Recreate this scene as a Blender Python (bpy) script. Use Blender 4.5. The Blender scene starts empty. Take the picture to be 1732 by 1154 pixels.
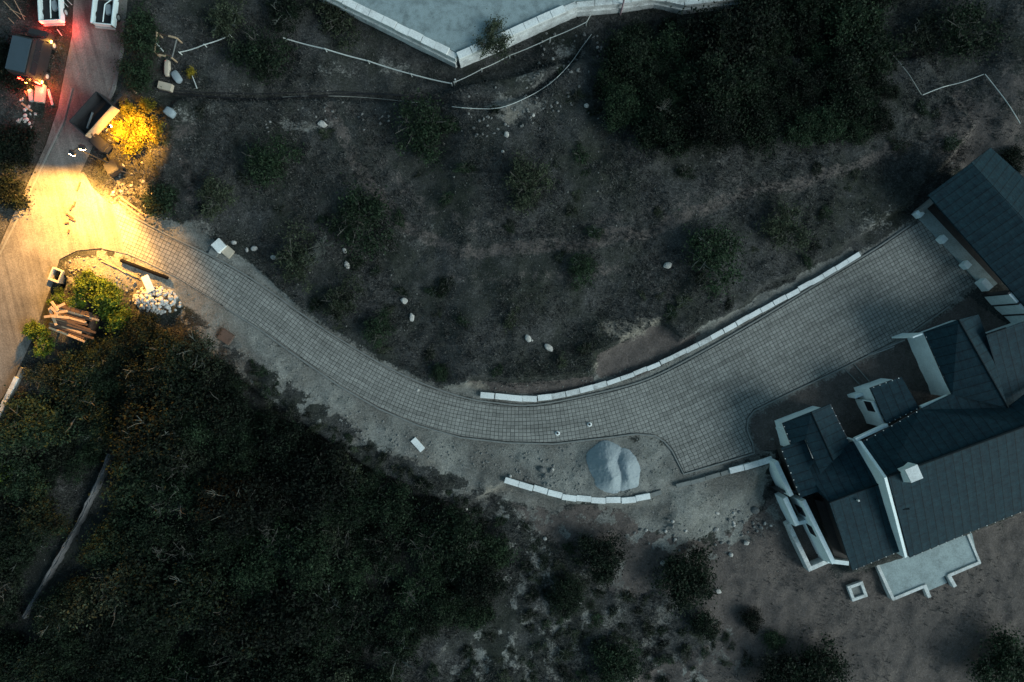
import bpy, bmesh, math, random
import numpy as np
from mathutils import Vector, Matrix, noise as mn
R = math.radians
random.seed(7); np.random.seed(7)
S = bpy.context.scene
COL = S.collection
CH = 58.0                                   # camera height (m)

# ---------------------------------------------------------------- camera
cam = bpy.data.cameras.new('camera'); co = bpy.data.objects.new('camera', cam); COL.objects.link(co)
cam.sensor_width = 36; cam.lens = 36*CH/86.6; cam.clip_end = 3000; cam.clip_start = .5
co.location = (0, 0, CH); S.camera = co
# ---------------------------------------------------------------- world / sun (dusk, glow from the east-south-east)
SUN_EL, SUN_AZ = 29.0, 112.0                # azimuth clockwise from +Y
w = bpy.data.worlds.new('World'); S.world = w; w.use_nodes = True
nt = w.node_tree; bg = nt.nodes['Background']
sky = nt.nodes.new('ShaderNodeTexSky'); sky.sky_type = 'NISHITA'; sky.sun_disc = False
sky.sun_elevation = R(SUN_EL); sky.sun_rotation = R(SUN_AZ); sky.ozone_density = 2.5
tint = nt.nodes.new('ShaderNodeMix'); tint.data_type = 'RGBA'; tint.blend_type = 'MULTIPLY'; tint.inputs[0].default_value = 1
tint.inputs[7].default_value = (1.0, 1.15, .89, 1)
nt.links.new(sky.outputs[0], tint.inputs[6]); nt.links.new(tint.outputs[2], bg.inputs[0])
bg.inputs[1].default_value = .082
sl = bpy.data.lights.new('sun', 'SUN'); sl.energy = 1.75; sl.angle = R(28); sl.color = (.82, .95, 1)
so = bpy.data.objects.new('sun', sl); COL.objects.link(so)
dv = Vector((math.sin(R(SUN_AZ))*math.cos(R(SUN_EL)), math.cos(R(SUN_AZ))*math.cos(R(SUN_EL)), math.sin(R(SUN_EL))))
so.rotation_euler = dv.to_track_quat('Z', 'Y').to_euler()
vs = S.view_settings; vs.view_transform = 'Standard'; vs.look = 'None'; vs.exposure = 0.75; vs.gamma = 1
S.render.resolution_x = 1024; S.render.resolution_y = 682

# ---------------------------------------------------------------- helpers
def G(px, py, z=0.0):
    """photo pixel seen at height z -> world point"""
    k = (CH-z)/CH
    return Vector(((px-866)/20*k, (577-py)/20*k, z))
def link(o, parent=None):
    COL.objects.link(o)
    if parent: o.parent = parent
    return o
def tag(o, label=None, cat=None, group=None, kind=None):
    if label: o['label'] = label
    if cat: o['category'] = cat
    if group: o['group'] = group
    if kind: o['kind'] = kind
    return o
def thing(name, loc=(0,0,0), rz=0, label=None, cat=None, group=None):
    o = bpy.data.objects.new(name, None); o.location = loc; o.rotation_euler = (0,0,rz); o.empty_display_size = .3
    return tag(link(o), label, cat, group)
def copy_tree(o, parent=None):
    c = o.copy(); COL.objects.link(c); c.parent = parent
    for ch in list(o.children): copy_tree(ch, c)
    return c

class MB:
    """collects shapes into one mesh"""
    def __init__(s): s.v=[]; s.f=[]; s.uv=None
    def add(s, vs_, fs):
        n=len(s.v); s.v += [tuple(p) for p in vs_]; s.f += [tuple(i+n for i in f) for f in fs]; return s
    def box(s, c, d, rz=0, rx=0, ry=0, taper=1.0):
        m = Matrix.Translation(c) @ Matrix.Rotation(rz,4,'Z') @ Matrix.Rotation(ry,4,'Y') @ Matrix.Rotation(rx,4,'X')
        P=[]
        for sz in (-1,1):
            k = taper if sz>0 else 1
            for sx,sy in ((-1,-1),(1,-1),(1,1),(-1,1)): P.append(m @ Vector((sx*d[0]/2*k, sy*d[1]/2*k, sz*d[2]/2)))
        return s.add(P, [(3,2,1,0),(4,5,6,7),(0,1,5,4),(1,2,6,5),(2,3,7,6),(3,0,4,7)])
    def prism(s, poly, z0, z1):
        n=len(poly)
        A=[(p[0],p[1],z0) for p in poly]+[(p[0],p[1],z1) for p in poly]
        a=sum(poly[i][0]*poly[(i+1)%n][1]-poly[(i+1)%n][0]*poly[i][1] for i in range(n))
        f=[tuple(range(n,2*n)), tuple(reversed(range(n)))]+[(i,(i+1)%n,(i+1)%n+n,i+n) for i in range(n)]
        if a<0: f=[tuple(reversed(q)) for q in f]
        return s.add(A,f)
    def slab(s, pts, t):
        """polygon with own heights, thickness t downwards"""
        n=len(pts); A=[tuple(p) for p in pts]+[(p[0],p[1],p[2]-t) for p in pts]
        a=sum(pts[i][0]*pts[(i+1)%n][1]-pts[(i+1)%n][0]*pts[i][1] for i in range(n))
        f=[tuple(range(n)), tuple(reversed(range(n,2*n)))]+[(i,i+n,(i+1)%n+n,(i+1)%n) for i in range(n)]
        if a<0: f=[tuple(reversed(q)) for q in f]
        return s.add(A,f)
    def tube(s, pts, r, n=7, caps=True):
        pts=[Vector(p) for p in pts]; m=len(pts); rr = r if isinstance(r,(list,tuple)) else [r]*m
        V=[];F=[]
        for i,p in enumerate(pts):
            d=(pts[min(i+1,m-1)]-pts[max(i-1,0)]).normalized()
            a=d.orthogonal().normalized() if i==0 else (a-d*a.dot(d)).normalized()
            b=d.cross(a)
            for k in range(n):
                t=2*math.pi*k/n; V.append(p+(a*math.cos(t)+b*math.sin(t))*rr[i])
        for i in range(m-1):
            for k in range(n):
                k2=(k+1)%n; F.append((i*n+k,i*n+k2,(i+1)*n+k2,(i+1)*n+k))
        if caps: F += [tuple(reversed(range(n))), tuple(range((m-1)*n,m*n))]
        return s.add(V,F)
    def profile(s, prof, x0, x1):
        """closed (y,z) profile extruded along x"""
        n=len(prof); A=[(x0,y,z) for y,z in prof]+[(x1,y,z) for y,z in prof]
        a=sum(prof[i][0]*prof[(i+1)%n][1]-prof[(i+1)%n][0]*prof[i][1] for i in range(n))
        f=[tuple(reversed(range(n))), tuple(range(n,2*n))]+[(i,(i+1)%n,(i+1)%n+n,i+n) for i in range(n)]
        if a<0: f=[tuple(reversed(q)) for q in f]
        return s.add(A,f)
    def build(s, name, m, parent=None, bevel=0, smooth=False):
        me=bpy.data.meshes.new(name); me.from_pydata(s.v,[],s.f); me.update()
        if m: me.materials.append(m)
        if bevel or smooth:
            bm=bmesh.new(); bm.from_mesh(me)
            if bevel:
                bmesh.ops.bevel(bm, geom=[e for e in bm.edges if len(e.link_faces)==2 and e.calc_face_angle(0)>.5], offset=bevel, segments=2, affect='EDGES', clamp_overlap=True)
            bm.to_mesh(me); bm.free()
            if smooth:
                for p in me.polygons: p.use_smooth=True
        return link(bpy.data.objects.new(name,me),parent)

def np_mesh(name, V, F, m, parent=None, mats=None):
    me=bpy.data.meshes.new(name); k=F.shape[1]
    me.vertices.add(len(V)); me.vertices.foreach_set('co', V.astype(np.float32).ravel())
    me.loops.add(F.size); me.loops.foreach_set('vertex_index', F.astype(np.int32).ravel())
    me.polygons.add(len(F)); me.polygons.foreach_set('loop_start', np.arange(0,F.size,k,dtype=np.int32))
    me.polygons.foreach_set('loop_total', np.full(len(F),k,dtype=np.int32))
    me.update(calc_edges=True); me.validate()
    if m: me.materials.append(m)
    return link(bpy.data.objects.new(name,me),parent)

# ---- value noise in numpy
_g = np.random.RandomState(3).rand(256,256)
def vnoise(x,y):
    xi=np.floor(x).astype(int); yi=np.floor(y).astype(int); fx=x-xi; fy=y-yi
    fx=fx*fx*(3-2*fx); fy=fy*fy*(3-2*fy); g=lambda a,b:_g[a%256,b%256]
    return (g(xi,yi)*(1-fx)+g(xi+1,yi)*fx)*(1-fy)+(g(xi,yi+1)*(1-fx)+g(xi+1,yi+1)*fx)*fy
def fbm(x,y,o=4):
    s=0;a=.5;t=0
    for i in range(o):
        s=s+a*vnoise(x+17.3*i,y-9.1*i); t+=a; a*=.5; x=x*2.03; y=y*2.03
    return s/t
def sstep(a,b,x):
    t=np.clip((x-a)/(b-a),0,1); return t*t*(3-2*t)
def sd(P,u,v,closed=True):
    """distance in px to a polyline; negative inside when closed"""
    u=np.asarray(u,float); v=np.asarray(v,float); best=np.full(u.shape,1e9); ins=np.zeros(u.shape,bool)
    n=len(P)
    for i in range(n if closed else n-1):
        ax,ay=P[i]; bx,by=P[(i+1)%n]; dx,dy=bx-ax,by-ay; L=dx*dx+dy*dy+1e-9
        t=np.clip(((u-ax)*dx+(v-ay)*dy)/L,0,1); best=np.minimum(best,np.hypot(u-ax-t*dx,v-ay-t*dy))
        if closed and ay!=by:
            c=((ay>v)!=(by>v))&(u<(bx-ax)*(v-ay)/(by-ay)+ax); ins^=c
    return np.where(ins,-best,best) if closed else best
def smooth_line(P, step=10):
    """Catmull-Rom through pixel points"""
    P=[np.array(p,float) for p in P]; Q=[2*P[0]-P[1]]+P+[2*P[-1]-P[-2]]; out=[]
    for i in range(1,len(Q)-2):
        a,b,c,d=Q[i-1],Q[i],Q[i+1],Q[i+2]; n=max(1,int(np.hypot(*(c-b))/step))
        for k in range(n):
            t=k/n; out.append(tuple(.5*((2*b)+(c-a)*t+(2*a-5*b+4*c-d)*t*t+(3*b-a-3*c+d)*t**3)))
    out.append(tuple(P[-1])); return out

# ---------------------------------------------------------------- materials
def nodes(name):
    m=bpy.data.materials.new(name); m.use_nodes=True; t=m.node_tree
    return m,t,t.nodes['Principled BSDF']
def N(t,typ,**kw):
    n=t.nodes.new(typ)
    for k,v in kw.items(): setattr(n,k,v)
    return n
def ramp(t,fac,stops):
    r=N(t,'ShaderNodeValToRGB'); el=r.color_ramp.elements
    while len(el)<len(stops): el.new(.5)
    for e,(p,c) in zip(el,stops): e.position=p; e.color=(*c,1) if len(c)==3 else c
    t.links.new(fac,r.inputs[0]); return r.outputs[0]
def tnoise(t,vec,scale,detail=4,rough=.6,out='Fac'):
    n=N(t,'ShaderNodeTexNoise'); n.inputs['Scale'].default_value=scale; n.inputs['Detail'].default_value=detail; n.inputs['Roughness'].default_value=rough
    if vec: t.links.new(vec,n.inputs['Vector'])
    return n.outputs[out]
def mix(t,fac,a,b,mode='MIX'):
    m=N(t,'ShaderNodeMix',data_type='RGBA',blend_type=mode)
    for i,x in ((0,fac),(6,a),(7,b)):
        if hasattr(x,'links') or hasattr(x,'is_linked'): t.links.new(x,m.inputs[i])
        elif i==0: m.inputs[0].default_value=x
        else: m.inputs[i].default_value=(*x,1)
    return m.outputs[2]
def math_(t,op,a,b=None,clamp=False):
    m=N(t,'ShaderNodeMath',operation=op); m.use_clamp=clamp
    for i,x in enumerate((a,b)):
        if x is None: continue
        if hasattr(x,'is_linked'): t.links.new(x,m.inputs[i])
        else: m.inputs[i].default_value=x
    return m.outputs[0]
def bump(t,b,h,strength,dist):
    n=N(t,'ShaderNodeBump'); n.inputs['Strength'].default_value=strength; n.inputs['Distance'].default_value=dist
    t.links.new(h,n.inputs['Height']); t.links.new(n.outputs[0],b.inputs['Normal'])
def stained(name, c, rough=.8, amt=.35, scale=1.5, fine=14, dark=None, bmp=.3, bd=.02, metal=0, spec=.4):
    """surface with large stains and fine grain"""
    m,t,b=nodes(name); g=N(t,'ShaderNodeNewGeometry').outputs['Position']
    d=dark or tuple(x*(1-amt) for x in c); h=tuple(min(1,x*(1+amt*.35)) for x in c)
    n1=tnoise(t,g,scale,6,.65); n2=tnoise(t,g,fine,3,.7)
    col=ramp(t,n1,[(.3,d),(.55,c),(.75,h)]); col=mix(t,.45,col,ramp(t,n2,[(.3,d),(.6,h)]))
    t.links.new(col,b.inputs['Base Color']); b.inputs['Roughness'].default_value=rough; b.inputs['Metallic'].default_value=metal
    b.inputs['Specular IOR Level'].default_value=spec
    if bmp: bump(t,b,n2,bmp,bd)
    return m
def emit(name,c,s):
    m,t,b=nodes(name); b.inputs['Base Color'].default_value=(*c,1); b.inputs['Emission Color'].default_value=(*c,1); b.inputs['Emission Strength'].default_value=s
    return m

def ground_mat():
    m,t,b=nodes('ground'); g=N(t,'ShaderNodeNewGeometry').outputs['Position']
    a=N(t,'ShaderNodeVertexColor'); a.layer_name='zone'; sp=N(t,'ShaderNodeSeparateColor'); t.links.new(a.outputs[0],sp.inputs[0])
    big=tnoise(t,g,.22,5,.6); mid=tnoise(t,g,1.1,6,.7); fine=tnoise(t,g,6,5,.75); tiny=tnoise(t,g,22,2,.8)
    vor=N(t,'ShaderNodeTexVoronoi'); vor.inputs['Scale'].default_value=5.5; t.links.new(g,vor.inputs['Vector'])
    vor2=N(t,'ShaderNodeTexVoronoi'); vor2.inputs['Scale'].default_value=13; t.links.new(g,vor2.inputs['Vector'])
    pick=lambda v,lo: math_(t,'GREATER_THAN',v,lo)
    red0=ramp(t,fine,[(.3,(.045,.042,.038)),(.52,(.10,.093,.083)),(.75,(.18,.165,.15))])
    # meadow: dry dark weeds with bare grey earth between
    mead=ramp(t,mid,[(.33,(.016,.018,.015)),(.46,(.034,.035,.033)),(.58,(.056,.056,.055)),(.72,(.085,.083,.081))])
    mead=mix(t,.5,mead,ramp(t,fine,[(.34,(.008,.009,.008)),(.5,(.040,.041,.039)),(.68,(.125,.122,.118))]))
    mead=mix(t,ramp(t,big,[(.42,(0,0,0)),(.66,(.75,.75,.75))]),mead,(.018,.022,.015)); mead=mix(t,1,mead,ramp(t,tiny,[(.3,(.35,.35,.35)),(.5,(1,1,1)),(.7,(2.1,2.1,2.1))]),'MULTIPLY')
    grav=ramp(t,fine,[(.3,(.085,.088,.078)),(.5,(.195,.195,.175)),(.7,(.36,.355,.32))])
    grav=mix(t,.5,grav,ramp(t,mid,[(.35,(.08,.083,.076)),(.6,(.21,.205,.19))]))
    # pebbles as lighter cells
    peb=math_(t,'LESS_THAN',vor2.outputs['Distance'],.28); sep=N(t,'ShaderNodeSeparateColor'); t.links.new(vor2.outputs['Color'],sep.inputs[0])
    pebf=math_(t,'MULTIPLY',peb,pick(sep.outputs[0],.72))
    grav=mix(t,math_(t,'MULTIPLY',pebf,.7),grav,(.33,.32,.29)); grav=mix(t,ramp(t,big,[(.40,(.75,.75,.75)),(.56,(0,0,0))]),grav,red0); grav=mix(t,1,grav,ramp(t,tiny,[(.3,(.55,.55,.55)),(.7,(1.5,1.5,1.5))]),'MULTIPLY')
    red=ramp(t,fine,[(.3,(.050,.042,.038)),(.52,(.110,.093,.084)),(.75,(.195,.168,.155))])
    red=mix(t,.45,red,ramp(t,mid,[(.35,(.045,.040,.037)),(.65,(.13,.108,.097))])); red=mix(t,1,red,ramp(t,tiny,[(.3,(.6,.6,.6)),(.7,(1.4,1.4,1.4))]),'MULTIPLY')
    pale=ramp(t,fine,[(.3,(.10,.088,.072)),(.55,(.20,.18,.15)),(.75,(.32,.29,.25))])
    wob=math_(t,'MULTIPLY',math_(t,'SUBTRACT',fine,.5),.9)
    wob2=math_(t,'MULTIPLY',math_(t,'SUBTRACT',mid,.5),1.3); wob=math_(t,'ADD',wob,wob2)
    def edge(s): 
        e=math_(t,'ADD',s,math_(t,'MULTIPLY',wob,.8)); r=N(t,'ShaderNodeMapRange'); r.interpolation_type='SMOOTHSTEP'
        r.inputs[1].default_value=.36; r.inputs[2].default_value=.64; t.links.new(e,r.inputs[0]); return r.outputs[0]
    c=mix(t,edge(sp.outputs[1]),mead,red); c=mix(t,edge(sp.outputs[0]),c,grav); c=mix(t,edge(sp.outputs[2]),c,pale)
    # stray pale stones and specks everywhere
    s1=N(t,'ShaderNodeSeparateColor'); t.links.new(vor.outputs['Color'],s1.inputs[0])
    sf=math_(t,'MULTIPLY',math_(t,'LESS_THAN',vor.outputs['Distance'],.16),pick(s1.outputs[1],.88))
    c=mix(t,math_(t,'MULTIPLY',sf,.75),c,(.20,.20,.19))
    t.links.new(c,b.inputs['Base Color']); b.inputs['Roughness'].default_value=.95; b.inputs['Specular IOR Level'].default_value=.15
    h=math_(t,'ADD',math_(t,'MULTIPLY',fine,.7),math_(t,'MULTIPLY',tiny,.3)); bump(t,b,h,.9,.12)
    return m
def paver_mat():
    m,t,b=nodes('concrete_pavers'); uv=N(t,'ShaderNodeUVMap').outputs[0]; g=N(t,'ShaderNodeNewGeometry').outputs['Position']
    wv=N(t,'ShaderNodeTexNoise'); wv.inputs['Scale'].default_value=1.4; wv.inputs['Detail'].default_value=3; t.links.new(g,wv.inputs['Vector'])
    off=N(t,'ShaderNodeVectorMath',operation='SCALE'); t.links.new(wv.outputs['Color'],off.inputs[0]); off.inputs['Scale'].default_value=.16
    ad=N(t,'ShaderNodeVectorMath',operation='ADD'); t.links.new(uv,ad.inputs[0]); t.links.new(off.outputs[0],ad.inputs[1])
    br=N(t,'ShaderNodeTexBrick'); br.offset=0.0; br.squash=1.0
    br.inputs['Scale'].default_value=1; br.inputs['Brick Width'].default_value=.33; br.inputs['Row Height'].default_value=.31
    br.inputs['Mortar Size'].default_value=.023; br.inputs['Mortar Smooth'].default_value=.15; br.inputs['Bias'].default_value=0
    br.inputs['Color1'].default_value=(.165,.162,.148,1); br.inputs['Color2'].default_value=(.235,.23,.21,1); br.inputs['Mortar'].default_value=(.038,.039,.036,1)
    t.links.new(ad.outputs[0],br.inputs['Vector'])
    big=tnoise(t,g,.25,4,.6); mid=tnoise(t,g,1.6,6,.7); fine=tnoise(t,g,18,3,.8)
    # dusty wheel tracks run along the length
    sc=N(t,'ShaderNodeMapping'); sc.inputs['Scale'].default_value=(.10,1.5,1); t.links.new(uv,sc.inputs[0]); trk=tnoise(t,sc.outputs[0],1,4,.6)
    c=mix(t,ramp(t,mid,[(.45,(0,0,0)),(.85,(.6,.6,.6))]),br.outputs['Color'],(.20,.195,.178))
    c=mix(t,1,c,ramp(t,trk,[(.32,(.74,.74,.74)),(.55,(1.08,1.08,1.08))]),'MULTIPLY')
    c=mix(t,1,c,ramp(t,big,[(.3,(.9,.9,.9)),(.7,(1.12,1.12,1.12))]),'MULTIPLY')
    c=mix(t,1,c,ramp(t,fine,[(.3,(.8,.8,.8)),(.7,(1.25,1.25,1.25))]),'MULTIPLY')
    t.links.new(c,b.inputs['Base Color']); b.inputs['Roughness'].default_value=.85; b.inputs['Specular IOR Level'].default_value=.3
    bump(t,b,math_(t,'ADD',math_(t,'MULTIPLY',br.outputs['Fac'],-1),math_(t,'MULTIPLY',fine,.4)),.5,.02)
    return m
def road_mat():
    m,t,b=nodes('road_surface'); g=N(t,'ShaderNodeNewGeometry').outputs['Position']
    mp=N(t,'ShaderNodeMapping'); mp.inputs['Rotation'].default_value=(0,0,R(-14)); t.links.new(g,mp.inputs[0])
    m2=N(t,'ShaderNodeMapping'); m2.inputs['Scale'].default_value=(1.6,.06,1); t.links.new(mp.outputs[0],m2.inputs[0])
    trk=tnoise(t,m2.outputs[0],1.2,5,.65); big=tnoise(t,g,.4,5,.6); fine=tnoise(t,g,9,5,.75)
    c=ramp(t,trk,[(.33,(.10,.097,.09)),(.48,(.135,.13,.12)),(.62,(.165,.158,.145))])
    c=mix(t,1,c,ramp(t,big,[(.3,(.7,.7,.7)),(.7,(1.25,1.25,1.25))]),'MULTIPLY'); c=mix(t,1,c,ramp(t,fine,[(.3,(.6,.6,.6)),(.7,(1.4,1.4,1.4))]),'MULTIPLY')
    t.links.new(c,b.inputs['Base Color']); b.inputs['Roughness'].default_value=.92; b.inputs['Specular IOR Level'].default_value=.2
    bump(t,b,fine,.35,.02); return m
def roof_mat():
    m,t,b=nodes('slate_roof'); uv=N(t,'ShaderNodeUVMap').outputs[0]; g=N(t,'ShaderNodeNewGeometry').outputs['Position']
    br=N(t,'ShaderNodeTexBrick'); br.offset=0; br.inputs['Scale'].default_value=1; br.inputs['Brick Width'].default_value=.72; br.inputs['Row Height'].default_value=.42
    br.inputs['Mortar Size'].default_value=.028; br.inputs['Mortar Smooth'].default_value=.4
    br.inputs['Color1'].default_value=(.030,.050,.062,1); br.inputs['Color2'].default_value=(.040,.064,.078,1); br.inputs['Mortar'].default_value=(.010,.014,.017,1)
    t.links.new(uv,br.inputs['Vector'])
    sx=N(t,'ShaderNodeSeparateXYZ'); t.links.new(uv,sx.inputs[0])
    seam=math_(t,'ABSOLUTE',math_(t,'SUBTRACT',math_(t,'FRACT',math_(t,'DIVIDE',sx.outputs[0],.72)),.5))
    rows=math_(t,'FRACT',math_(t,'DIVIDE',sx.outputs[1],.42))
    n=tnoise(t,g,2.2,6,.7); f=tnoise(t,g,20,3,.8)
    seamc=ramp(t,seam,[(.42,(1,1,1)),(.48,(.5,.5,.5))]) 
    base=mix(t,ramp(t,n,[(.3,(0,0,0)),(.7,(1,1,1))]),(.006,.015,.022),(.012,.036,.047))
    c=mix(t,1,base,seamc,'MULTIPLY'); c=mix(t,1,c,ramp(t,rows,[(.0,(.72,.72,.72)),(.14,(.97,.97,.97)),(1,(1.08,1.08,1.08))]),'MULTIPLY')
    c=mix(t,1,c,ramp(t,f,[(.3,(.7,.7,.7)),(.7,(1.3,1.3,1.3))]),'MULTIPLY')
    t.links.new(c,b.inputs['Base Color']); b.inputs['Roughness'].default_value=.75; b.inputs['Specular IOR Level'].default_value=.12
    h=math_(t,'ADD',math_(t,'MULTIPLY',seam,.6),math_(t,'MULTIPLY',rows,.5)); bump(t,b,h,.55,.06)
    return m
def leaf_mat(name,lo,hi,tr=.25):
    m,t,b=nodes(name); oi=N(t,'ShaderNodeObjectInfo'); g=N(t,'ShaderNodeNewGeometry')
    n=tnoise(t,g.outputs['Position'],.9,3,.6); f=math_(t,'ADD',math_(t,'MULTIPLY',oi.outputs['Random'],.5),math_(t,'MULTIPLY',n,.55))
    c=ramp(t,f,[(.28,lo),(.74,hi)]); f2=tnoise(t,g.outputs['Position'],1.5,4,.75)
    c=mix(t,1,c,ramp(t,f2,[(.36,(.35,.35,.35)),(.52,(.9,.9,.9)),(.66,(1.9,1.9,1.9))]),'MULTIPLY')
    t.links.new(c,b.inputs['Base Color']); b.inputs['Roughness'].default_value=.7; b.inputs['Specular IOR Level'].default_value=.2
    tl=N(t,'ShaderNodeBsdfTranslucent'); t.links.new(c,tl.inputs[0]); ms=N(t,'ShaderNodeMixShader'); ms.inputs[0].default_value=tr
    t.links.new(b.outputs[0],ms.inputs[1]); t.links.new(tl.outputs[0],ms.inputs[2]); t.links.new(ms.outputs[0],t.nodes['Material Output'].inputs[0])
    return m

M=dict(
 ground=ground_mat(), paver=paver_mat(), roof=roof_mat(),
 road=road_mat(),
 concrete=stained('pale_concrete',(.34,.35,.34),.85,.45,.9,11),
 kerb=stained('kerb_concrete',(.17,.175,.165),.9,.4,1.5,12),
 block=stained('white_block',(.70,.71,.69),.85,.40,.8,9,bmp=.15),
 oldwhite=stained('weathered_white',(.58,.59,.57),.85,.5,1.3,9,dark=(.18,.17,.16)),
 plaster=stained('white_plaster',(.70,.77,.77),.8,.28,.7,7,bmp=.1),
 terrace=stained('terrace_gravel',(.25,.31,.32),.9,.42,1.3,16,dark=(.06,.08,.08),bmp=.8),
 slab=stained('slab_tiles',(.26,.32,.32),.7,.5,.9,10,dark=(.10,.13,.13)),
 deckshade=stained('deck_and_shade',(.05,.045,.042),.9,.5),  # dark deck tone; on the carport floor it stands for roof shade
 glass=stained('dark_glass',(.012,.015,.02),.15,.2,bmp=0,spec=.6),
 rock=stained('pale_rock',(.40,.38,.35),.9,.45,3,12,bmp=.6,bd=.04),
 white_rock=stained('white_rubble',(.42,.41,.39),.9,.35,4,14,bmp=.5),
 grey_rock=stained('grey_rock',(.13,.13,.125),.95,.5,3,12,bmp=.6,bd=.04),
 dull_rock=stained('dull_rock',(.17,.168,.158),.95,.5,3,12,bmp=.6,bd=.04),
 heap=stained('crushed_grit',(.29,.33,.345),.98,.2,3.5,30,bmp=.8,bd=.05,spec=.05),
 stone=stained('old_wall_stone',(.125,.122,.122),.95,.5,2,10,bmp=.8,bd=.05),
 wood=stained('raw_timber',(.38,.27,.17),.85,.4,3,14),
 oldwood=stained('brown_timber',(.075,.045,.03),.9,.5,3,14),
 rust=stained('rusty_sheet',(.10,.065,.05),.9,.5,2,10),
 steel=stained('dark_steel',(.035,.036,.04),.6,.4,2,10,metal=.3),
 black=stained('black_plastic',(.018,.018,.02),.55,.3),
 pipeblack=stained('black_pipe',(.008,.008,.009),1,.3,bmp=0,spec=.02),
 rubber=stained('tyre_rubber',(.02,.02,.02),.9,.3),
 hose=stained('pale_hose',(.48,.50,.47),.7,.25),
 greenhose=stained('weathered_rope',(.30,.31,.28),.8,.3),
 white_paint=stained('white_car_paint',(.60,.68,.68),.35,.1,bmp=0,spec=.5),
 dark_paint=stained('slate_car_paint',(.045,.065,.08),.35,.2,bmp=0,spec=.5),
 bed=stained('bed_liner',(.015,.017,.02),.8,.3),
 pink=stained('faded_pink_pole',(.30,.20,.22),.7,.3),
 bark=stained('bark',(.085,.08,.068),.95,.4,3,12),
 palebark=stained('dead_branch_bark',(.10,.108,.095),.95,.3,3,12),
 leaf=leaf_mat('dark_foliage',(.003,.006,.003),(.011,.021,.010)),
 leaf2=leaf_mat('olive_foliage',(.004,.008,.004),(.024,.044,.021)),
 leaf5=leaf_mat('thin_green_foliage',(.014,.020,.012),(.055,.068,.040),.3),
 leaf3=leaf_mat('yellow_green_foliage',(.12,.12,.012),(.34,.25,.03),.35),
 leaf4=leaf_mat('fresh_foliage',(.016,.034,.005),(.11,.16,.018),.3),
 grass=leaf_mat('dry_grass',(.018,.020,.017),(.10,.098,.092),.2),
 red_lamp=emit('tail_lamp',(1,.03,.015),30), amber_lamp=emit('amber_lamp',(1,.42,.05),35),
 flood=emit('flood_lamp',(1,.72,.38),60),
 sack=stained('pale_sack',(.22,.26,.28),.9,.3), brick=stained('stacked_block',(.42,.36,.28),.9,.3),
)

# ---------------------------------------------------------------- layout of the ground in photo pixels
TOP=[(105,330),(132,296),(142,292),(155,318),(180,342),(225,370),(290,404),(380,448),(446,489),(511,535),(577,579),(676,635),(775,673),(842,685),(905,688),(998,671),(1092,646),(1185,600),(1300,534),(1400,473),(1480,425),(1541,384)]
BOT=[(1640,484),(1617,503),(1603,516),(1530,567),(1418,623),(1345,657),(1300,679),(1274,692),(1262,707),(1260,727),(1270,752),(1274,764),(1221,780),(1157,799),(1140,762),(1126,745),(1108,734),(1076,731),(1030,737),(936,748),(858,746),(780,737),(709,717),(643,689),(577,651),(495,594),(446,558),(380,515),(300,470),(250,445),(210,427),(170,420),(130,424),(103,437)]
EDGE_T=smooth_line(TOP[5:],14); EDGE_B=BOT
DRIVE=[(196,354)]+smooth_line(TOP[5:],14)+[(1560,372),(1648,478)]+BOT[:27]+[(300,470),(250,445),(212,428)]
APRON=[(90,340)]+[(112,310),(132,294),(142,291),(155,316),(180,340),(197,353),(214,430),(170,420),(130,424),(100,439),(70,430)]
ROAD=[(128,-60),(122,60),(112,110),(98,185),(78,245),(55,295),(20,370),(0,415),(-60,540),(-160,760),(-60,800),(-15,700),(20,650),(60,560),(88,480),(100,440),(112,400),(118,360),(128,310),(150,262),(176,205),(192,150),(204,90),(212,40),(220,-60)]
SPINE=smooth_line([(60,330),(170,378),(300,437),(420,513),(540,600),(660,668),(770,705),(880,718),(1000,703),(1110,668),(1230,612),(1400,522),(1640,392)],12)
MEADOW=[(250,250),(300,375),(420,440),(500,520),(640,600),(735,655),(785,655),(797,640),(870,645),(940,640),(1002,632),(1006,600),(1050,578),(1118,545),(1150,578),(1210,545),(1300,484),(1440,412),(1530,352),(1600,270),(1640,220),(1560,100),(1000,100),(700,170),(300,170)]
SOUTH=[(853,818),(905,838),(960,851),(1040,856),(1108,842),(1150,850),(1230,812),(1312,780),(1345,840),(1440,970),(1540,940),(1760,860),(2400,860),(2400,2000),(-600,2000),(-600,1000),(0,760),(150,600),(400,640),(620,790),(780,860)]
GRAV_S=[(110,445),(200,430),(300,470),(420,545),(560,645),(700,720),(860,750),(1000,745),(1110,738),(1155,800),(1290,770),(1300,860),(1240,900),(1180,925),(1090,890),(1000,845),(900,860),(850,850),(760,800),(640,755),(560,690),(480,640),(400,590),(320,520),(230,500),(150,470)]
GRAV_N=[(200,350),(300,400),(430,470),(560,560),(680,632),(790,672),(920,686),(1000,668),(1100,640),(1200,596),(1300,530),(1450,430),(1440,418),(1300,492),(1200,548),(1140,585),(1000,640),(900,655),(800,645),(740,658),(640,606),(520,530),(430,450),(330,385)]
REDP=[(870,860),(960,858),(1060,860),(1100,900),(1200,930),(1300,860),(1345,840),(1420,980),(1540,950),(1732,870),(2000,800),(2100,1500),(1100,1500),(1080,1154),(1240,1100),(1130,1010),(1040,1010),(960,940),(900,900)]
YARD=[(1265,700),(1330,668),(1530,572),(1640,500),(1740,580),(1700,690),(1500,760),(1320,760),(1275,765)]
PITP=[(1010,600),(1115,548),(1150,575),(1190,560),(1160,600),(1080,640),(1010,640)]

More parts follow.
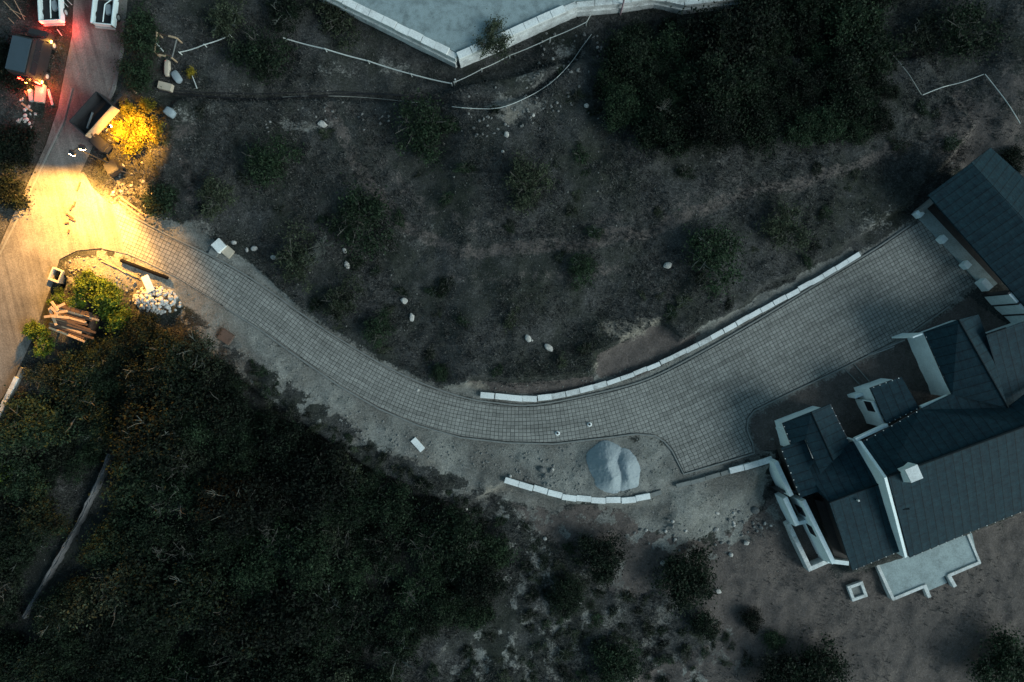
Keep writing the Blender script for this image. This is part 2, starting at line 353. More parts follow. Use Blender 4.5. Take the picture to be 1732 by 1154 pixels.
def spine_uv(u,v):
    best=np.full(np.shape(u),1e9); U=np.zeros(np.shape(u)); V=np.zeros(np.shape(u)); s=0
    for i in range(len(SPINE)-1):
        ax,ay=SPINE[i]; bx,by=SPINE[i+1]; dx,dy=bx-ax,by-ay; L=math.hypot(dx,dy)
        t=((u-ax)*dx+(v-ay)*dy)/L/L; lo=-9 if i==0 else 0; hi=9 if i==len(SPINE)-2 else 1
        t=np.clip(t,lo,hi); d=np.hypot(u-ax-t*dx,v-ay-t*dy); cr=((u-ax)*dy-(v-ay)*dx)/L
        k=d<best; best=np.where(k,d,best); U=np.where(k,(s+t*L)/20,U); V=np.where(k,cr/20,V); s+=L
    return U,V

def H(x,y):
    x=np.asarray(x,float); y=np.asarray(y,float); u=866+x*20; v=577-y*20
    wob=(fbm(u/38,v/38,3)-.5)*26
    dd=np.minimum(np.minimum(sd(DRIVE,u,v),sd(ROAD,u,v)),sd(APRON,u,v))
    soft=sstep(4,60,dd)
    h=soft*(fbm(x*.25,y*.25,4)-.5)*1.0+sstep(3,25,dd)*(fbm(x*1.3,y*1.3,3)-.5)*.24
    amp=.30+.75*sstep(730,800,u)*(1-.5*sstep(1150,1450,u))
    m=sd(MEADOW,u+wob*.35,v+wob*.3)
    h=h+amp*sstep(3,-7,m)+.5*sstep(-10,-200,m)*soft
    s=sd(SOUTH,u,v); far=sstep(1035,1175,u)*sstep(1330,1240,u)
    h=h-.95*sstep(2,-6-70*far,s)-1.0*sstep(-40,-500,s)
    p=sd(PITP,u+wob*.5,v+wob*.5); h=h-.12*sstep(4,-8,p)
    # dug line beside the black hose, ditch along the road
    tr=sd([(275,158),(420,166),(560,160),(700,164),(780,178),(850,178),(905,160),(955,120),(990,70)],u,v,False)
    h=h-.45*sstep(12,2,tr)
    dt=sd([(98,478),(80,530),(62,575)],u,v,False); h=h-1.3*sstep(15,6,dt)
    wt=sd([(540,12),(770,125),(900,80)],u,v,False); h=h-.5*sstep(24,4,wt)
    hill=sstep(1560,1732,u)*sstep(420,100,v); h=h+hill*2.0
    return np.where(dd<6, np.minimum(h,0)*sstep(0,6,dd)-.03-.05*sstep(-3,-1,dd)*0, h)
def Hs(px,py,z=0):
    p=G(px,py,z); return float(H(np.array([p.x]),np.array([p.y]))[0])
def on(px,py,lift=0):
    """ground point under a photo pixel (terrain parallax included)"""
    z=0
    for _ in range(4):
        p=G(px,py,z); z=float(H(np.array([p.x]),np.array([p.y]))[0])
    p=G(px,py,z); p.z=z+lift; return p

def axis(lo,hi,st,far):
    a=list(np.arange(lo,hi+st/2,st)); d=st; p=hi; q=lo
    R_=[];L_=[]
    while p<far: d*=1.35; p+=d; q-=d; R_.append(p); L_.append(q)
    return np.array(L_[::-1]+a+R_)
xs=axis(-50,50,.22,700); ys=axis(-36,36,.22,700)
X,Y=np.meshgrid(xs,ys); Z=H(X,Y)
nx,ny=len(xs),len(ys); idx=np.arange(nx*ny).reshape(ny,nx)
F=np.stack([idx[:-1,:-1],idx[:-1,1:],idx[1:,1:],idx[1:,:-1]],-1).reshape(-1,4)
gr=np_mesh('ground',np.stack([X,Y,Z],-1).reshape(-1,3),F,M['ground']); tag(gr,kind='structure')
for p in (gr.data,): p.polygons.foreach_set('use_smooth',np.ones(len(F),bool))
U=866+X*20; V=577-Y*20
wv=(fbm(U/30,V/30,4)-.5)*60
gs=np.maximum(sstep(14,-16,sd(GRAV_S,U+wv*.5,V+wv*.5)), sstep(8,-8,sd(GRAV_N,U+wv*.25,V+wv*.25)))
gs=np.maximum(gs,sstep(26,2,sd(DRIVE,U,V))*.62)
gs=np.maximum(gs,sstep(75,5,sd(GRAV_S,U,V))*sstep(.46,.62,fbm(U/17,V/17,4))*.85)
def blob(px,py,rx,ry,a=1): return a*np.exp(-(((U-px+wv*.4)/rx)**2+((V-py+wv*.4)/ry)**2))
for b_ in [(330,395,50,25,.8),(330,190,60,25,.5),(520,215,50,14,.75),(870,190,60,22,.95),(900,140,40,30,.6),(960,90,40,20,.6),(1600,300,60,60,.35),(1290,900,60,50,.4),(1040,1060,30,60,.5),(1130,1060,40,60,.55),(900,960,20,60,.6),(600,430,60,40,.3),(1180,290,120,40,.35),(1560,250,100,60,.35),(930,320,70,40,.3),(700,400,80,50,.35),(340,260,60,50,.3),(250,330,30,50,.6),(1480,380,60,30,.5),(560,120,60,20,.45),(660,110,60,25,.5)]:
    gs=np.maximum(gs,blob(*b_))
rd=np.maximum(sstep(30,-30,sd(REDP,U+wv*.6,V+wv*.6)),sstep(6,-6,sd(YARD,U,V))*.9)
rd=np.maximum(rd,sstep(8,-6,sd(PITP,U,V)))
for b_ in [(1700,170,50,80,.6),(310,220,40,30,.55),(1600,260,40,40,.5),(900,110,50,30,.4),(620,520,40,30,.35)]: rd=np.maximum(rd,blob(*b_))
pl=np.zeros_like(U)
for b_ in [(1050,560,50,20,.75),(1100,548,30,9,.8),(1012,625,10,14,.6),(810,655,22,14,.7),(160,450,60,20,.8),(235,480,40,16,.7),(210,330,40,25,.7),(905,162,22,14,.4),(865,205,20,16,.75),(1240,500,60,8,.3),(700,780,60,12,.45),(840,830,60,20,.5)]: pl=np.maximum(pl,blob(*b_))
for P__,a_ in (([(560,190),(610,290),(680,380),(780,430),(900,425),(1080,400),(1260,330),(1420,290),(1520,250)],.55),([(600,190),(650,280),(720,350),(820,395),(950,390),(1100,365),(1250,300)],.4),([(760,470),(900,470),(1060,460),(1130,500)],.4),([(270,230),(320,280),(335,370)],.5)):
    rd=np.maximum(rd,a_*sstep(26,4,sd(P__,U+wv*.3,V+wv*.3,False)))
rd=np.maximum(rd,.85*np.exp(-(((U-1640+wv)/110)**2+((V-235+wv)/85)**2)))
bank=[(792,645),(870,649),(940,645),(1000,637),(1010,655),(960,664),(925,668),(880,666),(820,660)]
rd=np.maximum(rd,sstep(5,-3,sd(bank,U,V))*.95); gs=gs*(1-sstep(4,-3,sd(bank,U,V))*.85)
low=[(860,860),(960,880),(1060,960),(1190,1040),(1290,1100),(1230,1180),(680,1180),(720,1100),(840,1060)]
gs=np.maximum(gs,sstep(30,-20,sd(low,U,V))*sstep(.50,.64,fbm(U/15+5,V/24,4))*.55)
gs=gs*(1-sstep(6,-8,sd(PITP,U,V))*.9)
vc=gr.data.color_attributes.new('zone','FLOAT_COLOR','POINT')
vc.data.foreach_set('color',np.stack([gs,rd,pl,np.ones_like(gs)],-1).astype(np.float32).ravel())

def sheet(name,poly,z,m,cell=10,uvf=None,drop=.12):
    """flat paved sheet cut from an outline in photo pixels, cut into cells, with a thin edge"""
    bm=bmesh.new(); vs_=[bm.verts.new(G(*p)) for p in poly]; bm.faces.new(vs_)
    x0=min(v.co.x for v in vs_); x1=max(v.co.x for v in vs_); y0=min(v.co.y for v in vs_); y1=max(v.co.y for v in vs_)
    for ax,a,b_ in ((0,x0,x1),(1,y0,y1)):
        k=math.ceil(a/(cell/20))*(cell/20)
        while k<b_:
            c=[0,0,0]; c[ax]=k; n=[0,0,0]; n[ax]=1
            bmesh.ops.bisect_plane(bm,geom=bm.verts[:]+bm.edges[:]+bm.faces[:],plane_co=c,plane_no=n,dist=1e-5); k+=cell/20
    bmesh.ops.recalc_face_normals(bm,faces=bm.faces)
    if sum(f.normal.z for f in bm.faces)<0: bmesh.ops.reverse_faces(bm,faces=bm.faces)
    for v in bm.verts: v.co.z=z
    if uvf:
        ul=bm.loops.layers.uv.new('UVMap'); vl=list(bm.verts); bm.verts.index_update()
        uu=np.array([866+v.co.x*20 for v in vl]); vv=np.array([577-v.co.y*20 for v in vl]); a,b_=uvf(uu,vv)
        for f in bm.faces:
            for l in f.loops: l[ul].uv=(a[l.vert.index],b_[l.vert.index])
    ed=[e for e in bm.edges if e.is_boundary]; r=bmesh.ops.extrude_edge_only(bm,edges=ed)
    for v in [g for g in r['geom'] if isinstance(g,bmesh.types.BMVert)]: v.co.z=z-drop
    me=bpy.data.meshes.new(name); bm.to_mesh(me); bm.free(); me.materials.append(m)
    return tag(link(bpy.data.objects.new(name,me)),kind='structure')
sheet('road',ROAD,.030,M['road'],20)
sheet('road_apron',APRON,.034,M['road'],20)
sheet('driveway',DRIVE,.045,M['paver'],8,spine_uv)

def offs(P,d):
    out=[]
    for i,p in enumerate(P):
        a=P[max(0,i-1)]; b_=P[min(len(P)-1,i+1)]; dx,dy=b_[0]-a[0],b_[1]-a[1]; L=math.hypot(dx,dy)+1e-9
        out.append((p[0]-dy/L*d,p[1]+dx/L*d))
    return out
def ribbon(P,w_,z0,z1,mb=None,zf=None):
    """wall/kerb of width w_ (px) along a pixel polyline"""
    mb=mb or MB(); A=offs(P,-w_/2); B=offs(P,w_/2); V_=[];F_=[]
    for i,(a,b_) in enumerate(zip(A,B)):
        t=zf(i/(len(P)-1)) if zf else z1
        for q,z in ((a,z0),(a,t),(b_,t),(b_,z0)): g=G(*q); V_.append((g.x,g.y,z))
    for i in range(len(P)-1):
        k=i*4
        for j in range(4): F_.append((k+j,k+(j+1)%4,k+4+(j+1)%4,k+4+j))
    F_ += [(3,2,1,0),(len(V_)-4,len(V_)-3,len(V_)-2,len(V_)-1)]
    mb.add(V_,[tuple(reversed(f)) for f in F_]); return mb
k=ribbon(offs(EDGE_T,-3.2),2.4,-.2,.10); ribbon(offs(BOT[2:28],-3.2),2.4,-.2,.10,k)
k.v=[v for v in k.v]; kb=k.build('kerb',M['kerb']); tag(kb,kind='structure')
bm=bmesh.new(); bm.from_mesh(kb.data); bmesh.ops.recalc_face_normals(bm,faces=bm.faces); bm.to_mesh(kb.data); bm.free()
k=ribbon([(122,150),(108,205),(60,305),(25,380),(0,430)],3,-.2,.07); ribbon(smooth_line([(211,62),(203,105),(193,150),(186,168)]),5,-.2,.10,k)
tag(k.build('road_kerb',M['kerb']),kind='structure')

# ---------------------------------------------------------------- white block walls
def resample(P,step):
    out=[P[0]]; acc=0
    for a,b_ in zip(P[:-1],P[1:]):
        L=math.hypot(b_[0]-a[0],b_[1]-a[1]); t=step-acc
        while t<=L: out.append((a[0]+(b_[0]-a[0])*t/L,a[1]+(b_[1]-a[1])*t/L)); t+=step
        acc=(acc+L)%step if L>0 else acc
    return out
def block_wall(name,P,wpx,z0,z1,label,step=24,core='kerb',jit=1.1,zj=.03,wf=None,m='block'):
    t=thing(name,tuple(G(*P[len(P)//2])),0,label,'wall'); o=Vector(t.location); rnd=random.Random(len(P)*7+int(P[0][0]))
    kk=ribbon(P,max(2,wpx-3),z0,z1-.16); kk.v=[(a-o.x,b_-o.y,c) for a,b_,c in kk.v]; kk.build('wall_core',M[core],t)
    Q=resample(P,step)
    for a,b_ in zip(Q[:-1],Q[1:]):
        f=wf((a[0]+b_[0])/2) if wf else 1
        c=G((a[0]+b_[0])/2+rnd.uniform(-jit,jit)*.5,(a[1]+b_[1])/2+rnd.uniform(-jit,jit)); L=math.hypot(b_[0]-a[0],b_[1]-a[1])/20-.035
        ang=math.atan2(-(b_[1]-a[1]),b_[0]-a[0])+rnd.uniform(-.012,.012); z=rnd.uniform(-zj,zj)
        mb=MB().box((0,0,0),(L,wpx/20*f,.16)); xm=(a[0]+b_[0])/2; ob=mb.build('wall_block',M['oldwhite' if (wf and (925<xm<1200) and rnd.random()<.75) or rnd.random()<.12 else m],t,bevel=.012)
        ob.location=(c.x-o.x,c.y-o.y,z1-.08+z); ob.rotation_euler=(rnd.uniform(-.02,.02),0,ang)
    return t
UW=smooth_line([(813,667),(845,670),(880,673),(912,674),(950,668),(1000,656),(1040,643),(1078,630),(1130,608),(1180,583),(1230,556),(1290,522),(1350,490),(1400,462),(1455,428)],6)
block_wall('retaining_wall',UW,10,-.5,.34,'long curved white block wall along the upper edge of the paved drive',24,wf=lambda x:1 if x<925 else (.95 if x<1030 else (.75 if x<1150 else .85)))
LW=smooth_line([(854,810),(900,824),(950,838),(1000,844),(1050,845),(1090,840),(1118,832)],6)
block_wall('retaining_wall',LW,10,-1.6,.30,'short curved white block wall below the grit heap',25)
HW=smooth_line([(1142,821),(1200,806),(1250,790),(1311,771)],6)
block_wall('retaining_wall',HW,7,-1.6,.25,'low stone edged wall running from the lower drive corner to the house',26,m='kerb')
block_wall('retaining_wall',smooth_line([(1232,796),(1262,788),(1309,773)],5),10,-1.6,.36,'clean white stub of wall joining the west corner of the house',25)

# ---------------------------------------------------------------- raised yard with white wall (top of the photo)
zt=1.75
T=thing('boundary_wall',tuple(G(772,105)),0,'tall white block wall with a pointed corner holding up the pale raised yard','wall'); o=Vector(T.location)
WA=[(470,-56),(581,0),(772,94)]; WB=[(774,94),(830,70),(900,38),(975,5)]; WC=[(975,8),(1046,2),(1110,-6),(1160,4),(1226,-4),(1330,-14)]
def wall_face(P,wpx,zt,mcap,mcore,step,seed):
    rnd=random.Random(seed)
    Pg=[((G(px,py,zt).x*20+866),(577-G(px,py,zt).y*20)) for px,py in P]
    kk=ribbon(Pg,wpx-2.5,-1.6,zt-.18); ribbon(Pg,wpx+3.0,.0,zt*.50,kk); kk.v=[(a-o.x,b_-o.y,c) for a,b_,c in kk.v]; kk.build('wall_face',M[mcore],T)
    Q=resample(Pg,step)
    for a,b_ in zip(Q[:-1],Q[1:]):
        c=G((a[0]+b_[0])/2,(a[1]+b_[1])/2+rnd.uniform(-.5,.5)); L=math.hypot(b_[0]-a[0],b_[1]-a[1])/20-.03
        ob=MB().box((0,0,0),(L,wpx/20,.18)).build('coping_block',M[mcap],T,bevel=.012); ob.location=(c.x-o.x,c.y-o.y,zt-.09+rnd.uniform(-.015,.015)); ob.rotation_euler=(0,0,math.atan2(-(b_[1]-a[1]),b_[0]-a[0]))
wall_face(WA,12,zt,'block','oldwhite',24,1); wall_face(WB,12,zt,'block','oldwhite',24,2); wall_face(WC,9,zt-.25,'oldwhite','oldwhite',30,3)
YP=[(470,-60),(581,-2),(774,90),(830,66),(900,34),(975,2),(1046,-2),(1110,-10),(1226,-10),(1340,-20),(1340,-400),(470,-400)]
s_=sheet('raised_yard',[(G(a,b_,1.5).x*20+866,577-G(a,b_,1.5).y*20) for a,b_ in YP],1.5,M['terrace'],20,drop=2.2)

# ---------------------------------------------------------------- house
HA=R(20.5)
def uvroof(ob,ang):
    me=ob.data; ul=me.uv_layers.new(name='UVMap'); ax=Vector((math.cos(ang),math.sin(ang),0)); pp=Vector((math.sin(ang),-math.cos(ang),0))
    for p in me.polygons:
        k=1/max(.4,abs(p.normal.z))
        for li in p.loop_indices:
            c=me.vertices[me.loops[li].vertex_index].co; ul.data[li].uv=(c.dot(ax),c.dot(pp)*k)
def roof(parent,pts,ang=HA,t=.16,brackets=(),m='roof'):
    o=Vector(parent.location); P=[G(*p)-Vector((o.x,o.y,0)) for p in pts]
    ob=MB().slab(P,t).build('roof',M[m],parent); uvroof(ob,ang)
    for (i,j,n) in brackets:
        a,b_=P[i],P[j]
        for k in range(n):
            q=a.lerp(b_,(k+.5)/n); br=MB().box((0,0,0),(.065,.065,.05)).build('gutter_bracket',M['oldwhite'],ob); br.location=(q.x,q.y,q.z+.02)
        d=(b_-a); L=d.length; gt=MB().tube([a+Vector((0,0,-.06)),b_+Vector((0,0,-.06))],.055,6).build('gutter',M['steel'],ob)
    return ob
def wallprism(parent,pts,z0,z1,name='wall',m='plaster',zi=None):
    """vertical-sided block; outline read at height zi of the photo"""
    o=parent.location; P=[G(a,b_,z1 if zi is None else zi) for a,b_ in pts]; P=[(p.x-o.x,p.y-o.y) for p in P]
    return MB().prism(P,z0,z1).build(name,M[m],parent)
def thinwall(parent,a,b_,z0,z1,th=.25,name='wall',m='plaster',zi=0):
    o=parent.location; A=G(*a,zi); B=G(*b_,zi); d=(B-A); L=d.length; c=(A+B)/2
    ob=MB().box((0,0,0),(L,th,z1-z0)).build(name,M[m],parent); ob.location=(c.x-o.x,c.y-o.y,(z0+z1)/2); ob.rotation_euler=(0,0,math.atan2(d.y,d.x)); return ob
HO=G(1520,780)
house=thing('house',(HO.x,HO.y,0),0,'sprawling white house with slate blue pitched roofs and a white square chimney','house')
# main range
zr,zn,zs=5.6,3.6,3.0; zd=3.9
main_n=roof(house,[(1459,748,zn),(1502,806,zr),(1740,718,zr),(1800,696,zr),(1770,640,zn+.1),(1705,690,4.0),(1609,667,zn),(1557,693,zn)],brackets=[(0,7,7)])
main_s=roof(house,[(1502,806,zr+.01),(1539,943,zs),(1634,903,zs),(1732,864,zs),(1830,824,zs),(1800,696,zr+.01),(1740,718,zr+.01)],brackets=[(1,2,7),(2,3,7),(3,4,6)])
wallprism(house,[(1482,792),(1535,925),(1800,820),(1790,690),(1700,708),(1612,716),(1575,735)],-1.9,2.95)
# ridge tiles
o=house.location
def ridge(a,b_,r=.11): 
    p=G(*a)-Vector((o.x,o.y,0)); q=G(*b_)-Vector((o.x,o.y,0)); MB().tube([p,q],r,6).build('ridge_cap',M['roof'],main_s)
ridge((1502,806,zr),(1800,696,zr))
for a_,b2,r_ in (((1403,850,zd),(1497,815,zd),.07),((1372,697,3.9),(1409,779,3.9),.07),((1621,541,4.6),(1705,690,4.6),.08),((1668,566,4.4),(1701,555,4.4),.08)): ridge(a_,b2,r_)
# west gable wall of the main range, standing proud of the lower roof
def gable(parent,pts,z0,th,name='gable_wall',m='plaster'):
    o=parent.location; P=[G(*p) for p in pts]; a,b_=P[0],P[-1]; d=Vector((b_.x-a.x,b_.y-a.y,0)).normalized(); n=Vector((-d.y,d.x,0))*th
    poly=[Vector((a.x,a.y,z0))]+P+[Vector((b_.x,b_.y,z0))]; k=len(poly)
    V_=[(p.x-o.x,p.y-o.y,p.z) for p in poly]+[(p.x-n.x-o.x,p.y-n.y-o.y,p.z) for p in poly]
    F_=[tuple(range(k)),tuple(reversed(range(k,2*k)))]+[(i,i+k,(i+1)%k+k,(i+1)%k) for i in range(k)]
    ob=MB().add(V_,F_).build(name,M[m],parent); bm=bmesh.new(); bm.from_mesh(ob.data); bmesh.ops.recalc_face_normals(bm,faces=bm.faces); bm.to_mesh(ob.data); bm.free(); return ob
gable(house,[(1457,746,zn+.02),(1500,807,zr+.05),(1518,875,4.35),(1535,942,zs+.02)],-1,.22)
# north eave white wall piece
thinwall(house,(1560,690),(1606,671),3.0,3.38,zi=3.38,th=.3,name='fascia')
thinwall(house,(1448,744),(1502,719),2.9,3.3,zi=3.3,th=.25,name='fascia')
# west range D
zd,zde=3.9,2.5
roof(house,[(1403,850,zd),(1442,965,zde),(1530,929,zde),(1519,880,3.0),(1499,815,zd)],brackets=[(1,2,7)])
roof(house,[(1403,849,zd-.01),(1499,814,zd-.01),(1450,745,2.7),(1386,765,2.7),(1362,772,2.75),(1366,800,2.85),(1385,834,3.05)])
wallprism(house,[(1412,855),(1447,950),(1525,918),(1495,820),(1470,775),(1400,800)],-1.9,2.4,m='deckshade')
# roof ridge fittings: vent pipe, low ridge wrinkles
# E range (north-south ridge)
roof(house,[(1324,716,3.0),(1372,697,3.9),(1409,779,3.9),(1388,802,3.6),(1363,743,3.6),(1338,752,3.0)],R(110),brackets=[(0,5,3)])
roof(house,[(1372,697,3.91),(1404,684,3.3),(1436,748,3.0),(1420,770,3.3),(1409,779,3.91)],R(110),brackets=[(1,2,5)])
wallprism(house,[(1331,718),(1400,692),(1428,750),(1400,790),(1350,795)],-1.9,2.75)
thinwall(house,(1312,722),(1330,757),-1.6,2.75,th=.2)
# F lean-to, kept nearly flat so the same tiles catch more light
roof(house,[(1361,744,3.12),(1378,784,3.12),(1368,789,3.08),(1386,831,3.15),(1354,842,2.9),(1321,758,2.9)],R(110),brackets=[(4,5,7)])
wallprism(house,[(1332,764),(1360,752),(1380,830),(1358,836)],-1.9,2.5,name='wall',m='deckshade')
# B wing
roof(house,[(1563,562,3.2),(1621,541,4.6),(1705,690,4.6),(1611,668,3.62),(1600,646,3.2)],R(110),brackets=[(0,4,5)])
roof(house,[(1621,541,4.61),(1655,532,3.5),(1668,566,3.5),(1705,690,4.61)],R(110))
wallprism(house,[(1570,570),(1650,540),(1690,680),(1612,672)],-1.5,3.0)
thinwall(house,(1538,575),(1574,655),-1,3.1,th=.22)
thinwall(house,(1544,571),(1563,564),0,.9+2.2,th=.12,zi=3.1,name='parapet')
# C roof (right)
roof(house,[(1668,566,4.4),(1701,555,4.4),(1850,503,4.4),(1880,600,3.4),(1760,648,3.4),(1705,690,3.4)])
wallprism(house,[(1680,572),(1840,515),(1870,590),(1715,660)],-1.5,3.2)
# G small porch roof
roof(house,[(1472,657,3.0),(1525,638,3.0),(1555,690,3.25),(1500,717,3.25)],HA,brackets=[(0,1,5),(3,2,6)])
wallprism(house,[(1474,660),(1521,643),(1548,690),(1502,712)],-1,2.8)
thinwall(house,(1449,675),(1468,716),-1,2.7,th=.15)
pw=thinwall(house,(1446,672),(1472,662),-1,1.0,th=.25,zi=1.0)
def pane(a,b_,z0,z1,out=.12,name='window',parent=house):
    ob=thinwall(parent,a,b_,z0,z1,th=.06,name=name,m='glass'); return ob
f=pane((1450,676),(1457,692),1.3,2.4); f.location.x-=.11
# white west boundary wall & light court
W1=thinwall(house,(1301,776),(1327,832),-1.9,1.5,th=.35,zi=0)
W2=thinwall(house,(1321,838),(1342,884),-1.9,.9,th=.4)
W3=thinwall(house,(1343,838),(1393,941),-1.9,1.9,th=.35)
thinwall(house,(1320,832),(1352,832),-1.9,1.0,th=.18,m='steel',name='beam',zi=1.0)
thinwall(house,(1338,884),(1366,878),-1.9,.6,th=.3)
thinwall(house,(1393,944),(1428,948),-1.9,.8,th=.35)
for (a,b_,z0,z1) in [((1349,852),(1356,866),-.2,1.2),((1365,882),(1373,899),.2,1.3)]:
    f=pane(a,b_,z0,z1); d=Vector((-.18,-.09,0)); f.location+=d
wallprism(house,[(1378,845),(1402,850),(1438,945),(1412,943)],-1.9,.3,name='deck',m='deckshade',zi=.3)
# low parapet outlining the side yard
LWL=thing('garden_wall',tuple(G(1370,967)),0,'low white L shaped garden wall at the west foot of the house','wall'); ol=Vector(LWL.location)
for a,b_ in (((1336,889),(1371,962)),((1371,964),(1412,946))):
    A=G(*a);B=G(*b_);d=B-A;c=(A+B)/2
    ob=MB().box((0,0,0),(d.length+.3,.38,1.7)).build('wall_run',M['oldwhite'],LWL,bevel=.02); ob.location=(c.x-ol.x,c.y-ol.y,-1.0-(.004 if a[0]>1370 else 0)); ob.rotation_euler=(0,0,math.atan2(d.y,d.x))
# chimney
ch=MB(); B0=[G(1515,795,5.0),G(1540,784,5.6),G(1550,806,5.2),G(1526,818,4.8)]; T0=[G(1531,795,6.7),G(1552,786,6.7),G(1562,809,6.7),G(1542,817,6.7)]
V_=[(p.x-o.x,p.y-o.y,4.2) for p in B0]+[(p.x-o.x,p.y-o.y,6.5) for p in T0]
ch.add(V_,[(0,1,5,4),(1,2,6,5),(2,3,7,6),(3,0,4,7),(4,5,6,7)]); cho=ch.build('chimney',M['plaster'],main_s)
bm=bmesh.new(); bm.from_mesh(cho.data); bmesh.ops.recalc_face_normals(bm,faces=bm.faces); bm.to_mesh(cho.data); bm.free()
cc=MB().add([(p.x-o.x,p.y-o.y,6.5) for p in T0]+[(p.x-o.x,p.y-o.y,6.68) for p in T0],[(0,3,2,1),(4,5,6,7),(0,1,5,4),(1,2,6,5),(2,3,7,6),(3,0,4,7)]).build('chimney_cap',M['block'],main_s)
p=G(1448,845,3.6); MB().tube([(p.x-o.x,p.y-o.y,3.2),(p.x-o.x,p.y-o.y,4.05)],.08,10).build('vent_pipe',M['hose'],house)
for (a,b_) in ((1532,845),(1534,862)):
    p=G(a,b_,4.6); MB().tube([(p.x-o.x-.25,p.y-o.y-.02,4.48),(p.x-o.x+.25,p.y-o.y+.02,4.5)],.06,6).build('roof_vent',M['roof'],main_s)
# south terrace slab with low rim
ter=thing('patio',tuple(G(1565,960)),0,'pale concrete patio slab with raised rim south of the house','patio'); ot=Vector(ter.location)
def rel(P,z): return [(G(a,b_).x-ot.x,G(a,b_).y-ot.y) for a,b_ in P]
zp=-.35
PT=[(G(a,b_,zp).x*20+866,577-G(a,b_,zp).y*20) for a,b_ in [(1481,952),(1640,885),(1655,951),(1603,972),(1563,990),(1510,1012)]]
MB().prism(rel(PT,0),-2.4,zp).build('slab',M['slab'],ter)
PS=[(1560,988),(1600,971),(1610,990),(1573,1006)]
MB().prism(rel(PS,0),-2.4,zp-.25).build('step',M['slab'],ter)
for a,b_,w_ in (((1481,950),(1510,1013),5),((1510,1013),(1563,991),5),((1604,973),(1656,951),5),((1656,951),(1636,903),4),((1563,990),(1571,1009),6),((1604,973),(1614,991),6)):
    A=G(*a,zp);B=G(*b_,zp);d=B-A;c=(A+B)/2
    ob=MB().box((0,0,0),(d.length+.12,w_/20,1.2)).build('rim',M['oldwhite'],ter); ob.location=(c.x-ot.x,c.y-ot.y,zp-.5+random.uniform(0,.03)); ob.rotation_euler=(0,0,math.atan2(d.y,d.x))
# planter
pc=on(1447,998); pt_=thing('planter',(pc.x,pc.y,pc.z),R(20),'small square white block planter box on the brown yard beside the patio','planter')
for i in range(4):
    a=i*math.pi/2; ob=MB().box((0,0,0),(1.15,.26,.5)).build('side',M['oldwhite'],pt_,bevel=.015); ob.location=(math.cos(a+math.pi/2)*.56+math.cos(a)*.13,math.sin(a+math.pi/2)*.56+math.sin(a)*.13,.12); ob.rotation_euler=(0,0,a)
MB().box((0,0,.1),(.95,.95,.2)).build('soil',M['kerb'],pt_)

# ---------------------------------------------------------------- carport
cp=thing('carport',tuple(G(1650,400)),0,'long open fronted carport with a dark pitched roof at the end of the drive','carport'); oc=Vector(cp.location); o=cp.location
CA=R(-48.5)
roof(cp,[(1570,330,3.0),(1696,475,3.0),(1790,583,3.0),(1855,514,4.7),(1732,372,4.7),(1643,276,4.7)],CA)
roof(cp,[(1643,275,4.71),(1732,371,4.71),(1855,513,4.71),(1905,466,3.3),(1732,300,3.3),(1676,250,3.3)],CA)
def cprel(a,b_,z=0): g=G(a,b_,z); return (g.x-oc.x,g.y-oc.y)
MB().prism([cprel(*q) for q in [(1545,362),(1668,493),(1686,480),(1563,349)]],-1.0,.09).build('floor_slab',M['slab'],cp)
MB().prism([cprel(*q) for q in [(1563,349),(1686,480),(1740,440),(1612,308)]],-1.0,.085).build('floor_slab',M['deckshade'],cp)  # inner floor coloured dark to carry the shade under the roof
MB().prism([cprel(*q) for q in [(1612,306),(1740,438),(1745,433),(1617,301)]],-1.0,2.9).build('wall',M['deckshade'],cp)
MB().prism([cprel(*q) for q in [(1545,357),(1612,303),(1615,308),(1549,362)]],-1.0,1.1).build('wall',M['kerb'],cp)
A=Vector(cprel(1549,363));B=Vector(cprel(1664,488))
for k,t_ in enumerate((0,.345,.69)):
    p=A.lerp(B,t_); ob=MB().box((0,0,.2),(.58,.52,.9)).build('pillar_base',M['plaster'],cp,bevel=.02); ob.location=(p.x,p.y,0); ob.rotation_euler=(0,0,R(-44))
p=A.lerp(B,.955); ob=MB().box((0,0,.3),(1.0,.55,1.0)).build('pillar_base',M['plaster'],cp,bevel=.02); ob.location=(p.x,p.y,0); ob.rotation_euler=(0,0,R(-48))
for k in range(3):
    a=(1668+k*15.5,500+k*16.5); b_=(a[0]+13,a[1]+14.5)
    A_=G(*a);B_=G(*b_);d=B_-A_;c=(A_+B_)/2; ob=MB().box((0,0,0),(d.length,.3,3.2)).build('wall_panel',M['plaster'],cp,bevel=.02); ob.location=(c.x-oc.x,c.y-oc.y,1.2); ob.rotation_euler=(0,0,math.atan2(d.y,d.x))
    ob=MB().box((0,0,0),(.14,.4,3.3)).build('timber_strip',M['steel'],cp); q=G(a[0]-1.2,a[1]-1.4); ob.location=(q.x-oc.x,q.y-oc.y,1.22); ob.rotation_euler=(0,0,math.atan2(d.y,d.x))

